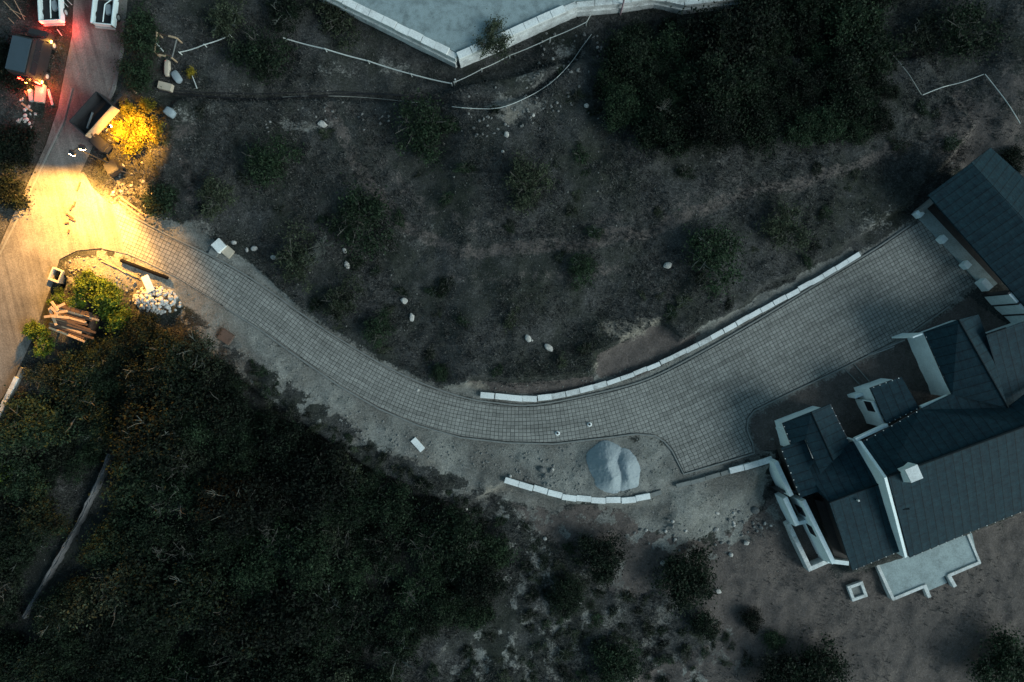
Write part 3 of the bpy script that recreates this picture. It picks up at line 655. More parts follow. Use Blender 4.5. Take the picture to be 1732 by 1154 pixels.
# thin concrete strips and lengths lying in the yard
def bar(name,a,b_,r,m,label,cat,z=.06,group=None,box=None,tilt=0):
    A=on(*a);B=on(*b_);A.z+=z;B.z+=z+tilt; t=(A+B)/2
    mb=MB(); d=B-A
    if box: mb.box((0,0,0),(d.length,box[0],box[1]))
    else: mb.tube([Vector((-d.length/2,0,0)),Vector((0,0,0)),Vector((d.length/2,0,0))],r,8)
    ob=mb.build(name,M[m],bevel=.008 if box else 0); ob.location=t; ob.rotation_euler=(0,-math.asin(max(-1,min(1,d.z/d.length))),math.atan2(d.y,d.x))
    return tag(ob,label,cat,group)
bar('plank',(1468,600),(1530,575),.04,'concrete','pale plank lying beside the drive in the yard, outer of two','plank',box=(.10,.05))
bar('plank',(1474,600),(1512,586),.04,'concrete','pale plank lying beside the drive in the yard, inner of two','plank',box=(.08,.05))
bar('paving_strip',(1424,620),(1458,655),.04,'kerb','narrow paved path edging between drive and porch, western line','path edging',box=(.07,.08))
bar('paving_strip',(1440,611),(1478,655),.04,'kerb','narrow paved path edging between drive and porch, eastern line','path edging',box=(.07,.08))

# ---------------------------------------------------------------- rocks
def rock_mesh(seed,name='rock',sub=2,flat=.6):
    bm=bmesh.new(); bmesh.ops.create_icosphere(bm,subdivisions=sub,radius=1); rnd=random.Random(seed); off=Vector((rnd.random()*50,rnd.random()*50,rnd.random()*50))
    cuts=[Vector((rnd.gauss(0,1),rnd.gauss(0,1),rnd.gauss(0,1))).normalized() for _ in range(9)]
    for v in bm.verts:
        n=v.co.normalized(); r=1+.25*mn.noise(n*1.3+off)
        for c in cuts:
            dd=n.dot(c)
            if dd>.0: r=min(r,.80/dd) if dd>.75 else r
        v.co=n*r; v.co.z*=flat
    me=bpy.data.meshes.new(name); bm.to_mesh(me); bm.free(); return me
RM=[rock_mesh(i,flat=.55+.1*(i%3)) for i in range(8)]
RMS={}
PEND=[]; g1='pale boulders on the meadow'
def rock(px,py,sx,sy,m='rock',label='',group=None,rz=None,name='rock',lift=0,cat='rock',now=False):
    if group and group!=g1 and not now: PEND.append((px,py,sx,sy,m,label,group,rz,name,lift,cat)); return
    i=random.randrange(8); key=(i,m)
    if key not in RMS: me=RM[i].copy(); me.materials.append(M[m]); RMS[key]=me
    ob=bpy.data.objects.new(name,RMS[key]); link(ob); p=on(px,py); h=min(sx,sy)/20/2
    ob.location=(p.x,p.y,p.z+h*.35+lift); ob.scale=(sx/40,sy/40,h); ob.rotation_euler=(random.uniform(-.2,.2),random.uniform(-.2,.2),random.uniform(0,6.3) if rz is None else rz)
    return tag(ob,label,cat,group)
for a in [(587,449,10,15,.3,'upright pale boulder, the lower of two beside the bare twiggy bush'),(583,424,7,11,.5,'smaller pale boulder just beside the bare twiggy bush'),
          (684,509,14,11,2.6,'round pale boulder, upper of the pair above the drive bend'),(697,537,9,16,.1,'tall pointed pale boulder, lower of the pair above the drive bend'),
          (893,573,10,15,.5,'knobbly cream boulder, left of the pair above the curved white wall'),(928,588,19,12,-.6,'largest cream boulder, right of the pair above the curved white wall'),
          (1129,449,16,12,.2,'lone hexagonal pale boulder on the dark meadow far from the others'),(857,228,9,12,.2,'pale boulder at the foot of the stony patch under the hose'),
          (546,211,18,12,-.4,'flat pale rock on the slope under the straight hose'),(992,179,9,9,.8,'square white stone at the edge of the thicket'),
          (430,421,12,10,.2,'pale stone by the drive verge right of the white slab boxes'),(396,411,10,8,.2,'white stone lying against the slab boxes'),(418,423,6,9,.1,'narrow pale stone between slab boxes and drive verge'),(463,436,12,8,0,'grey stone half buried on the upper drive verge'),
          (1121,952,10,9,0,'round pale stone at the left edge of the big round bush'),(1215,1000,13,8,-.3,'white stone on the right edge of the big round bush'),(1262,918,11,9,0,'pair-like pale stone on the brown yard, right of the spill'),(1236,938,9,9,0,'pale stone midway between big bush and brown yard'),(1276,863,15,14,0,'large dark round boulder near the house wall'),
          (917,794,15,12,0,'largest grey boulder in the gravel behind the lower wall'),(922,806,8,8,0,'small grey boulder below the largest one behind the lower wall'),(932,797,8,9,0,'dark boulder right of the largest one behind the lower wall'),
          (707,660,6,6,0,'tiny white stone on the verge above the drive bend'),(922,911,8,7,0,'pale stone alone on the dark scrub below the lower wall'),(789,861,6,5,0,'small white stone in the scrub left of the lower wall'),(1320,727,6,6,0,'brown stone against the west wall of the house'),(1306,743,7,6,0,'brown boulder beside the west wall of the house'),
          (900,576,4,4,0,'small stone between the two cream boulders and the white wall')]:
    rock(a[0],a[1],a[2],a[3],'grey_rock' if ('dark' in a[5].split('round')[0] and 'large dark' in a[5]) or 'grey boulder' in a[5] or 'dark boulder' in a[5] or 'brown' in a[5][:6] else 'rock',a[5],g1 if 'pale boulder' in a[5] else None,a[4])
rnd=random.Random(5)
for k in range(46):
    t=rnd.random(); x=1090+t*200+rnd.gauss(0,12); y=898+12*math.sin(t*6)+rnd.gauss(0,13)
    rock(x,y,rnd.uniform(4,9),rnd.uniform(3.5,7),'rock' if k%3==0 else 'dull_rock','small pale stone along the foot of the gravel spill south of the drive','stones at the foot of the gravel spill')
for k in range(40):
    x,y=rnd.uniform(860,985),rnd.uniform(755,825)
    rock(x,y,rnd.uniform(2.5,6),rnd.uniform(2.5,6),'grey_rock' if k%2 else 'rock','small stone in the rough gravel behind the lower wall','stones behind the lower wall')
for k in range(50):
    t=rnd.random(); x=560+t*280+rnd.gauss(0,15); y=705+t*90+rnd.gauss(0,16)
    if sd(DRIVE,np.array([x]),np.array([y]))[0]<10: continue
    rock(x,y,rnd.uniform(2.5,5),rnd.uniform(2.5,5),'rock' if k%3==0 else 'grey_rock','small stone on the gravel verge below the drive','stones on the lower verge')
for k in range(75):
    t=rnd.random(); x=790+t*170+rnd.gauss(0,22); y=210-45*t+rnd.gauss(0,22)
    rock(x,y,rnd.uniform(2.5,6.5),rnd.uniform(2.5,6),'rock' if k%4==0 else 'dull_rock','pale rock in the stony bank under the curved hose','rocks of the stony bank')
for k in range(40):
    rock(rnd.uniform(905,1020),rnd.uniform(50,130),rnd.uniform(3,7),rnd.uniform(3,6),'grey_rock' if k%2 else 'rock','grey rock on the bank below the raised yard wall','rocks below the raised yard')
for k in range(30):
    rock(rnd.uniform(450,720),rnd.uniform(185,215)+rnd.gauss(0,8),rnd.uniform(2.5,6),rnd.uniform(2.5,6),'rock' if k%3==0 else 'grey_rock','small stone strewn below the black hose','stones below the black hose')
for k in range(26):
    rock(rnd.gauss(1050,110),rnd.gauss(330,110),rnd.uniform(1.8,3.2),rnd.uniform(1.8,3),'rock','tiny pale stone scattered on the dark meadow','tiny stones on the meadow')
# white rubble heap: every stone an individual
for k in range(190):
    a=rnd.uniform(0,6.28); r=math.sqrt(rnd.random()); x=266+r*math.cos(a)*40; y=508+r*math.sin(a)*22+(x-266)*.12
    rock(x,y,rnd.uniform(4.5,9),rnd.uniform(4.5,7),'white_rock','white broken stone in the rubble heap between road and drive','white stones of the rubble heap',lift=.75*(1-r*r)+rnd.uniform(-.1,.1))
for k in range(60):
    a=rnd.uniform(0,6.28); x=225+rnd.gauss(0,24); y=338+rnd.gauss(0,22)+(x-225)*.5
    if sd(DRIVE,np.array([x]),np.array([y]))[0]<10 or sd(APRON,np.array([x]),np.array([y]))[0]<8: continue
    rock(x,y,rnd.uniform(3,7),rnd.uniform(3,6),'rock','lamp lit stone on the rubble strip above the drive mouth','stones above the drive mouth')
for k in range(70):
    x=rnd.uniform(110,260); y=450+(x-110)*.28+rnd.gauss(0,13)
    if sd(DRIVE,np.array([x]),np.array([y]))[0]<8 or sd(APRON,np.array([x]),np.array([y]))[0]<6: continue
    rock(x,y,rnd.uniform(2.5,6),rnd.uniform(2.5,5),'rock','lamp lit stone in the earth strip below the drive mouth','stones below the drive mouth')

# grit heap with two ridges
def heap():
    c=G(1037,792); n=110; V_=[];F_=[]
    for j in range(n):
        for i in range(n):
            x=(i/(n-1)-.5)*5.4; y=(j/(n-1)-.5)*5.4; px,py=1037+x*20,792-y*20
            wx=x+.18*mn.noise(Vector((x*.8,y*.8,3))); wy=y+.22*mn.noise(Vector((x*.8,y*.8,7)))
            def sg(ax,ay,bx,by):
                t=max(0,min(1,((wx-ax)*(bx-ax)+(wy-ay)*(by-ay))/((bx-ax)**2+(by-ay)**2))); return math.hypot(wx-ax-t*(bx-ax),wy-ay-t*(by-ay))
            g1_=1.50-.80*math.sqrt(sg(-.65,.55,-.25,-.6)**2+.03); g2_=1.16-.80*math.sqrt(sg(1.0,.35,1.15,-.75)**2+.03)
            h=max(g1_,g2_)-.12; d=1 if h<0 else -1
            h=max(h,0)+((.035*mn.noise(Vector((x*2,y*2,1)))+.035*mn.noise(Vector((x*13,y*13,2)))+.03*mn.noise(Vector((x*5,y*5,9)))) if h>.03 else 0)
            V_.append((x,y,h-(.25 if d>0 else 0))); 
    for j in range(n-1):
        for i in range(n-1): k=j*n+i; F_.append((k,k+1,k+n+1,k+n))
    ob=MB().add(V_,F_).build('grit_heap',M['heap'],smooth=True); ob.location=(c.x,c.y,-.02); tag(ob,'pale blue grey heap of fine grit with two ridges, behind the lower wall','gravel heap')
heap()

# slabs
def slab(px,py,l,w_,h,ang,m,label,lift=0,rx=0,ry=0):
    p=on(px,py); ob=MB().box((0,0,h/2),(l,w_,h)).build('stone_slab',M[m],bevel=.012); ob.location=(p.x,p.y,p.z+lift); ob.rotation_euler=(rx,ry,R(ang)); return tag(ob,label,'slab')
slab(707,752,1.25,.52,.16,-48,'block','single white rectangular slab lying on the lower verge of the drive')
slab(374,417,.92,.88,.45,-48,'block','bright white square block, middle of three on the upper verge',.1)
slab(387,426,.85,.80,.30,-42,'brick','beige square block right of the white one on the upper verge',.02,ry=.12)
slab(363,427,.75,.6,.2,-25,'kerb','grey flat block left of the white one on the upper verge')
slab(257,481,1.4,.62,.15,-66,'block','white slab lying on top of the rubble heap',.55,rx=.15)

# ---------------------------------------------------------------- pipes, hoses, strings
def line(name,P,r,m,label,cat,lift=.1,group=None,step=12,jag=0):
    Q=smooth_line(P,step) if len(P)>2 else [(P[0][0]+(P[1][0]-P[0][0])*k/14,P[0][1]+(P[1][1]-P[0][1])*k/14) for k in range(15)]
    pts=[]
    for a,b_ in Q:
        p=on(a,b_); p.z+=lift+random.uniform(0,jag); pts.append(p)
    c=pts[0].copy(); ob=MB().tube([p-c for p in pts],r,6).build(name,M[m]); ob.location=c
    return tag(ob,label,cat,group)
line('hose',[(478,165),(540,163),(620,166),(710,175)],.022,'greenhose','thin pale hose lying west to east under the tree in the upper meadow','hose')
line('hose',[(765,182),(800,185),(845,184),(890,167),(930,143),(962,112),(985,80),(1000,60)],.028,'hose','thin pale hose sweeping in an arc below the raised yard','hose',.2)
line('pipe',[(270,155),(330,162),(430,169),(520,164),(640,160),(745,168)],.07,'black','black pipe laid in the shallow trench across the upper meadow','pipe',.08)
line('pipe',[(262,152),(340,157),(440,160),(560,156),(700,164)],.045,'black','thinner black pipe beside the trench pipe','pipe',.1)
def fence_line(P,h,label,r=.03,posts=True,m='hose'):
    p0=on(*P[0]); t=thing('rail_fence',(p0.x,p0.y,p0.z),0,label,'fence'); c=Vector(t.location); tops=[]
    for a,b_ in P: p=on(a,b_); tops.append(Vector((p.x,p.y,p.z)))
    for i,p in enumerate(tops):
        if posts: MB().tube([p-c-Vector((0,0,.2)),p-c+Vector((0,0,h+.1))],.045,6).build('post',M[m],t)
    for a,b_ in zip(tops[:-1],tops[1:]):
        n=8; MB().tube([a.lerp(b_,k/n)-c+Vector((0,0,h-.12*math.sin(math.pi*k/n))) for k in range(n+1)],r,5).build('rail',M[m],t)
    return t
fence_line([(484,70),(553,88),(625,108),(697,130),(765,146)],.6,'straight pale rail fence running down to the corner point below the raised yard',.05)
fence_line([(769,144),(815,122),(862,99),(930,70),(991,43),(1001,24)],.6,'pale rail fence rising from the corner point to the upper right',.032)
fence_line([(308,93),(350,80),(393,64)],.5,'short pale rail left of the round tree',.04)
line('rope',[(1463,46),(1485,72),(1510,100),(1532,126),(1555,163)],.028,'greenhose','white rope along the field edge, the western curved run','rope',.3)
line('rope',[(1557,163),(1590,150),(1625,141),(1660,128)],.032,'hose','white rope along the field edge, the nearly level middle run','rope',.3)
line('rope',[(1662,128),(1685,157),(1704,183),(1721,211)],.032,'hose','white rope along the field edge, the eastern downhill run','rope',.3)
p=on(771,140); ob=MB().box((0,0,.35),(.14,.10,.9),taper=.8).build('marker_post',M['block'],bevel=.01); ob.location=p; tag(ob,'short white marker post at the corner point of the rail fences','post')
p=on(1049,25); ob=MB().tube([(0,0,0),(-.02,.1,1.5),(-.05,.2,3)],.07,8).build('pole',M['pink']); ob.location=p; tag(ob,'thin pinkish pole in front of the raised yard wall','pole')
bar('pipe',(207,441),(286,471),.15,'pipeblack','thick black pipe lying beside the lower edge of the drive mouth','pipe',.2)
bar('plank',(206,335),(249,366),.04,'wood','orange lit timber plank above the drive mouth, upper of two','plank',.12,box=(.16,.06))
bar('plank',(203,341),(246,372),.04,'wood','orange lit timber plank above the drive mouth, lower of two','plank',.10,box=(.12,.06))
bar('plank',(166,433),(214,462),.04,'wood','long thin timber lying below the drive mouth, upper of two','plank',.1,box=(.09,.05))
bar('plank',(172,441),(236,470),.04,'wood','long thin timber lying below the drive mouth, lower of two','plank',.1,box=(.08,.05))
for a,b_,l in (((120,345),(124,362),'first'),((124,352),(132,354),'x'),): pass
for i,(x,y,an,L_) in enumerate([(123,352,60,.5),(128,346,75,.45),(120,366,-35,.7),(124,372,-25,.6),(115,378,10,.35),(118,392,80,.3),(135,316,70,.8)]):
    p=on(x,y); ob=MB().box((0,0,.06),(L_,.12,.08)).build('timber_offcut',M['oldwood'],bevel=.01); ob.location=(p.x,p.y,.05); ob.rotation_euler=(0,0,R(an)); tag(ob,'short brown timber offcut lying on the lamp lit road surface','timber','timber offcuts on the lit road')
# drain box beside the road
pb=on(98,466); db=thing('drain_box',(pb.x,pb.y,0),R(-22),'open concrete drain box lit orange at the road edge','drain')
for (x,y,lx,ly) in ((-.42,0,.12,1.1),(.42,0,.12,1.1),(0,.5,.72,.12),(0,-.5,.72,.12)):
    ob=MB().box((0,0,0),(lx,ly,1.5)).build('side',M['concrete'],db); ob.location=(x,y,-.45)
# white low wall at left edge
block_wall('garden_wall',smooth_line([(-30,775),(0,716),(22,668),(44,622)],6),7,-2.0,.7,'low pale wall beside the road at the left border',22,m='oldwhite')
# two pipe stubs on the drive
for (x,y,l) in ((997,718,'white ringed pipe stub on the drive, the right and higher one'),(943,733,'white ringed pipe stub on the drive, the left and lower one')):
    p=G(x,y); t=thing('pipe_stub',(p.x,p.y,.045),0,l,'pipe')
    mb=MB(); n=20
    V_=[];F_=[]
    for k_,(r,z) in enumerate(((.19,0),(.16,.07),(.09,.08),(.09,.01))):
        for q in range(n): a=q*2*math.pi/n; V_.append((r*math.cos(a)*(1.1 if k_<2 else 1),r*math.sin(a),z))
    for k_ in range(3):
        for q in range(n): F_.append((k_*n+q,k_*n+(q+1)%n,(k_+1)*n+(q+1)%n,(k_+1)*n+q))
    mb.add(V_,F_).build('collar',M['block'],t); MB().tube([(-.02,.03,-.02),(-.02,.03,.2)],.085,10).build('pipe',M['black'],t)

# timber frame, sacks and blocks at upper left
tf=thing('timber_enclosure',tuple(on(288,86)),0,'square frame of thin timber rails on stakes above the junction','enclosure'); c=Vector(tf.location)
def rail_(a,b_,z,m,th=.09,nm='rail'):
    A=on(*a)-c;B=on(*b_)-c;d=B-A; ob=MB().box((0,0,0),(d.length,th,.08)).build(nm,M[m],tf); ob.location=((A+B)/2)+Vector((0,0,z)); ob.rotation_euler=(0,0,math.atan2(d.y,d.x))
rail_((275,64),(271,95),.9,'wood'); rail_((275,64),(308,73),.85,'oldwood'); rail_((308,73),(300,106),.9,'kerb',.06); rail_((271,96),(300,103),.86,'oldwood'); rail_((268,73),(286,95),.95,'hose',.08)
rail_((294,69),(307,73),.95,'wood',.14); rail_((279,101),(290,103),.95,'wood',.14)
for q in ((275,64),(308,73),(300,106),(271,96)): 
    A=on(*q)-c; MB().box((0,0,0),(.1,.1,1.2)).build('stake',M['wood'],tf).location=A+Vector((0,0,.4))
def lump(px,py,l,w_,h,ang,m,name,label,cat,seed=1):
    bm=bmesh.new(); bmesh.ops.create_cube(bm,size=1); bmesh.ops.subdivide_edges(bm,edges=bm.edges,cuts=4,use_grid_fill=True)
    for v in bm.verts:
        n=v.co.normalized()*.62; v.co=v.co.lerp(n,.55); v.co*=1+.12*mn.noise(v.co*3+Vector((seed,0,0))); v.co=Vector((v.co.x*l,v.co.y*w_,(v.co.z+.4)*h))
    me=bpy.data.meshes.new(name); bm.to_mesh(me); bm.free(); me.materials.append(M[m]); ob=link(bpy.data.objects.new(name,me))
    for p_ in me.polygons: p_.use_smooth=True
    ob.location=on(px,py); ob.rotation_euler=(0,0,R(ang)); return tag(ob,label,cat)
lump(301,132,1.0,.6,.5,-55,'sack','sack','pale oval cement sack standing beside the orange lit block','sack',1)
lump(290,192,.85,.65,.6,-35,'sack','sack','bluish white sack right of the bright yellow bush','sack',4)
lump(285,117,.45,1.3,.4,0,'brick','sandbag','long orange lit sandbag below the timber frame','sandbag',2)
slab(283,149,1.15,.6,.45,-14,'brick','orange lit slab block beside the pale cement sack',.05)
bar('stick',(328,131),(336,152),.04,'hose','thin white stake leaning below the small orange shrub','stake',.3)
bar('plank',(218,146),(234,160),.05,'wood','bright orange plank above the yellow bush','plank',.3,box=(.14,.08))
bar('plank',(240,147),(247,150),.05,'rust','tiny red lit plank end above the yellow bush','plank',.25,box=(.2,.08))
# rusty drum lid/boards near lower verge (brown box)
slab(384,570,1.1,.95,.35,-35,'rust','square rusty brown sheet box on the edge of the wood below the drive')
# timber stack in the greenery
pc=on(135,545,0); ws=thing('timber_stack',(pc.x,pc.y,pc.z),R(-17),'stack of brown boards half lit in the greenery beside the road','timber stack')
rnd=random.Random(11)
for k in range(20):
    ob=MB().box((0,0,0),(rnd.uniform(2.6,3.9),.16,.07)).build('board',M['oldwood' if k%4 else 'wood'],ws); ob.location=(rnd.uniform(-.3,.3),-1.1+k*.115,1.0+rnd.uniform(0,.25)); ob.rotation_euler=(0,rnd.uniform(-.03,.03),rnd.gauss(0,.06))
for k in range(7):
    ob=MB().box((0,0,0),(rnd.uniform(.8,1.6),.2,.08)).build('board',M['wood'],ws); ob.location=(-1.1+rnd.uniform(-.4,.5),.5+rnd.uniform(-.5,.5),1.5+rnd.uniform(0,.15)); ob.rotation_euler=(0,rnd.uniform(-.1,.1),rnd.uniform(-1,1))
for sx in (-1.4,1.4): MB().box((sx,0,.35),(.15,2.2,1.1)).build('bearer',M['oldwood'],ws)

# old stone wall through the wood
P_=smooth_line([(184,768),(172,800),(150,845),(132,885),(108,925),(85,965),(62,1005),(38,1046)],7)
st=thing('stone_wall',tuple(on(110,920)),0,'narrow grey dry stone wall top crossing the dark wood','wall'); c=Vector(st.location)
bm=bmesh.new(); rnd=random.Random(3); V_=[];F_=[]; A_=offs(P_,-10); B_=offs(P_,10)
nn=7
for i in range(len(P_)):
    for j in range(nn):
        t=j/(nn-1); a=A_[i]; b_=B_[i]; w1=(.72-.12*(i/len(P_))+.14*math.sin(i*1.7))
        m_=((a[0]+b_[0])/2,(a[1]+b_[1])/2); k_=(t-.5)*2*w1*.62; q=(m_[0]+(b_[0]-m_[0])*k_,m_[1]+(b_[1]-m_[1])*k_)
        zc=Hs(q[0],q[1],-1)+.55+rnd.uniform(-.09,.09); g=G(q[0],q[1],zc)
        V_.append((g.x-c.x,g.y-c.y,(zc if 0<j<nn-1 else zc-.9)-c.z))
for i in range(len(P_)-1):
    for j in range(nn-1): k_=i*nn+j; F_.append((k_,k_+nn,k_+nn+1,k_+1))
F_ += [tuple(range(nn)),tuple(reversed(range(len(V_)-nn,len(V_))))]
MB().add(V_,F_).build('wall_top',M['stone'],st)

# ---------------------------------------------------------------- vehicles and their lamps
def lampobj(name,typ,loc,e,c,size=.1,parent=None,rot=None,spot=None,blend=.5):
    l=bpy.data.lights.new(name,typ); l.energy=e; l.color=c
    if typ!='SUN': l.shadow_soft_size=size
    if spot: l.spot_size=R(spot); l.spot_blend=blend
    ob=link(bpy.data.objects.new(name,l),parent); ob.location=loc
    if rot is not None: ob.rotation_euler=rot
    return ob
def wheel(t,x,y,r=.36,w_=.24):
    wh=MB().tube([(-w_/2,0,0),(-w_/2+.03,0,0),(w_/2-.03,0,0),(w_/2,0,0)],[r*.93,r,r,r*.93],20).build('wheel',M['rubber'],t); wh.location=(x,y,r)
    s=1 if x>0 else -1; MB().tube([(s*(w_/2+.004),0,0),(s*(w_/2+.014),0,0)],r*.55,12).build('rim',M['concrete'],wh)
def rounded(mb,x0,x1,y0,y1,z0,z1): mb.box(((x0+x1)/2,(y0+y1)/2,(z0+z1)/2),(x1-x0,y1-y0,z1-z0))
def pickup(px,py,rz,label,lights,group):
    p=G(px,py); t=thing('pickup_truck',(p.x,p.y,.03),rz,label,'pickup truck',group)
    # y forward; rear at y=-2.6
    prof=[(-.45,.5),(2.55,.5),(2.62,.75),(2.5,1.0),(1.35,1.12),(1.3,1.15),(-.45,1.15)]
    MB().profile(prof,-.9,.9).build('body',M['white_paint'],t,bevel=.06)
    cab=MB(); cab.add([(-.82,1.3,1.12),(.82,1.3,1.12),(.82,-.5,1.12),(-.82,-.5,1.12),(-.66,.75,1.72),(.66,.75,1.72),(.66,-.32,1.74),(-.66,-.32,1.74)],[(4,5,6,7),(0,1,5,4),(1,2,6,5),(2,3,7,6),(3,0,4,7),(3,2,1,0)])
    cb=cab.build('cab',M['white_paint'],t,bevel=.04)
    MB().add([(-.72,1.27,1.2),(.72,1.27,1.2),(.6,.8,1.70),(-.6,.8,1.70)],[(0,1,2,3)]).slabify if False else None
    ws_=MB().slab([Vector((-.70,1.26,1.20)),Vector((.70,1.26,1.20)),Vector((.60,.80,1.71)),Vector((-.60,.80,1.71))],.02); w1=ws_.build('windscreen',M['glass'],t)
    w1.location=(0,.03,.03)
    MB().box((0,-.49,1.42),(1.2,.05,.4),rx=-.2).build('rear_window',M['glass'],t)
    for s in (-1,1): MB().box((s*.775,.3,1.42),(.05,1.0,.36),ry=-s*.26).build('side_window',M['glass'],t); MB().box((s*1.02,1.1,1.15),(.22,.1,.15)).build('mirror',M['black'],t,bevel=.02)
    b=MB(); b.box((0,-1.6,.56),(1.6,2.1,.1)); b.build('bed_floor',M['bed'],t)
    for s in (-1,1): MB().box((s*.86,-1.56,.80),(.14,2.2,.62)).build('bed_side',M['white_paint'],t,bevel=.03)
    MB().box((0,-2.62,.80),(1.56,.09,.58)).build('tailgate',M['white_paint'],t,bevel=.02)
    MB().box((0,-2.75,.5),(1.7,.14,.18)).build('bumper',M['concrete'],t,bevel=.03)
    MB().tube([(.15,-2.5,1.13),(.22,-1.1,1.22),(.75,-.6,1.25)],.045,6).build('roll_bar',M['white_paint'],t); MB().box((.3,-1.3,.75),(.5,.8,.3),rz=.3).build('cargo_box',M['sack'],t,bevel=.03)
    for s in (-1,1): wheel(t,s*.82,1.75); wheel(t,s*.82,-1.7)
    for s in (-1,1):
        MB().box((s*.82,-2.69,.85),(.16,.06,.34)).build('tail_light',M['red_lamp'] if lights else M['rust'],t,bevel=.01)
        if lights: lampobj('tail_glow','POINT',(s*1.0,-3.0,.6),120,(1,.04,.02),.08,t)
    return t
pickup(96,-8,R(3),'white pickup with glowing red tail lights at the top left corner',True,None)
pickup(190,-2,R(-6),'white pickup with unlit tail parked on the right side of the road',False,None)
def van(px,py,rz,label):
    p=G(px,py); t=thing('van',(p.x,p.y,.02),rz,label,'van')
    prof=[(-2.1,.35),(2.1,.35),(2.2,.6),(2.15,.95),(1.55,1.15),(.95,2.05),(.7,2.2),(-1.9,2.2),(-2.05,2.05),(-2.12,1.2)]
    prof=[(y,z*1.22 if z>.5 else z) for y,z in prof]
    MB().profile(prof,-.84,.84).build('body',M['black'],t,bevel=.08)
    MB().box((0,-.58,2.71),(1.60,2.75,.06)).build('roof_panel',M['dark_paint'],t,bevel=.02)
    MB().slab([Vector((-.72,1.55,1.47)),Vector((.72,1.55,1.47)),Vector((.68,1.02,2.42)),Vector((-.68,1.02,2.42))],.03).build('windscreen',M['glass'],t).location=(0,.05,.03)
    for s in (-1,1):
        for y0,y1 in ((-1.75,-.75),(-.65,.25),(.35,1.15)): MB().box((s*.845,(y0+y1)/2,1.9),(.03,y1-y0,.6)).build('side_window',M['glass'],t)
        wheel(t,s*.78,1.35,.34); wheel(t,s*.78,-1.3,.34); MB().box((s*1.0,1.25,1.3),(.2,.1,.2)).build('mirror',M['black'],t,bevel=.02)
    MB().box((0,-2.13,1.6),(1.3,.04,.5)).build('rear_window',M['glass'],t); MB().box((0,-2.2,.45),(1.6,.14,.2)).build('bumper',M['black'],t,bevel=.03)
    for s in (-1,1):
        MB().box((s*.74,-2.15,1.0),(.18,.08,.5)).build('tail_light',M['red_lamp'],t,bevel=.01); lampobj('tail_glow','POINT',(s*1.0,-2.55,.75),(260 if s>0 else 80),(1,.035,.02),.1,t)
    MB().box((-.55,-2.25,.62),(.22,.06,.1)).build('indicator',M['amber_lamp'],t); 
    for y in (-1.95,1.5): MB().box((.89,y,.75),(.05,.2,.12)).build('marker_light',M['amber_lamp'],t)
    lampobj('marker_glow','POINT',(1.15,-1.9,.7),45,(1,.45,.08),.06,t); lampobj('marker_glow','POINT',(-.3,-2.6,.55),35,(1,.5,.1),.06,t); lampobj('marker_glow','POINT',(1.1,1.5,.7),25,(1,.45,.08),.06,t)
    return t
van(73,103,R(-13),'tall dark slate van with red tail lights between verge and road')
# debris behind the van
for i,(x,y,l,w_,h,an,m,lab) in enumerate([(71,160,.7,1.5,.4,-5,'brick','pink lit upright white crate behind the dark van'),(60,145,1.5,.28,.12,-35,'brick','red lit white board leaning behind the van bumper'),(55,163,.35,1.0,.3,8,'concrete','narrow pale block left of the white crate'),(45,158,.7,.12,.1,-60,'wood','thin reddish stick left of the white crate'),(46,182,1.1,.16,.1,-38,'wood','pale stick lying below the white crate'),(86,165,.2,1.4,.1,15,'concrete','pale pole end at the road edge beside the white crate')]):
    p=on(x,y); ob=MB().box((0,0,h/2),(l,w_,h)).build('crate' if i==0 else 'board',M[m],bevel=.02); ob.location=p; ob.rotation_euler=(0,0,R(an)); tag(ob,lab,'crate' if i==0 else 'board')
rnd=random.Random(21)
for k in range(16):
    rock(rnd.gauss(42,10),rnd.gauss(202,9) if k>3 else rnd.gauss(170,8),rnd.uniform(4,9),rnd.uniform(4,7),'white_rock' if k%2 else 'rock','pale rubble piece on the verge behind the van','rubble behind the van')
for k,(a,b_) in enumerate([((10,5),(38,34)),((20,18),(46,30)),((28,3),(45,36)),((100,52),(108,63)),((16,84),(28,94)),((15,93),(28,97)),((109,4),(118,14)),((116,2),(125,11)),((18,33),(27,42))]):
    bar('stick',a,b_,.03,'wood' if k not in (3,6,7) else 'hose','thin cut stick lying on the verge around the parked vehicles','stick',.25,'sticks on the verge')

# open skip / tipper bed lit from the side
p=G(177,205); sk=thing('tipper_trailer',(p.x,p.y,.03),R(48),'dark open tipper trailer with one side lit orange beside the bright bush','trailer')
MB().box((0,0,.75),(3.3,1.7,.12)).build('floor',M['steel'],sk)
for y,hh,m in ((.88,1.1,'steel'),(-.88,1.1,'wood')): ob=MB().box((0,y,.8+hh/2),(3.3,.07,hh)).build('side_board',M[m],sk,bevel=.01)
for x in (-1.65,1.65): MB().box((x,0,1.3),(.07,1.7,1.1)).build('end_board',M['steel'],sk)
for x in (-.6,.35):
    for s in (-1,1): wheel(sk,0,0,.3,.2)
for i,wh in enumerate([q for q in sk.children if q.name.startswith('wheel')]): wh.rotation_euler=(0,0,R(90)); wh.location=((-.4,-.4,.4,.4)[i],(-.75,.75,-.75,.75)[i],.32)
MB().box((2.1,0,.6),(1.2,.12,.12)).build('drawbar',M['steel'],sk)
MB().box((-.6,.2,1.1),(1.4,.12,.1),rz=.4).build('plank_load',M['sack'],sk)

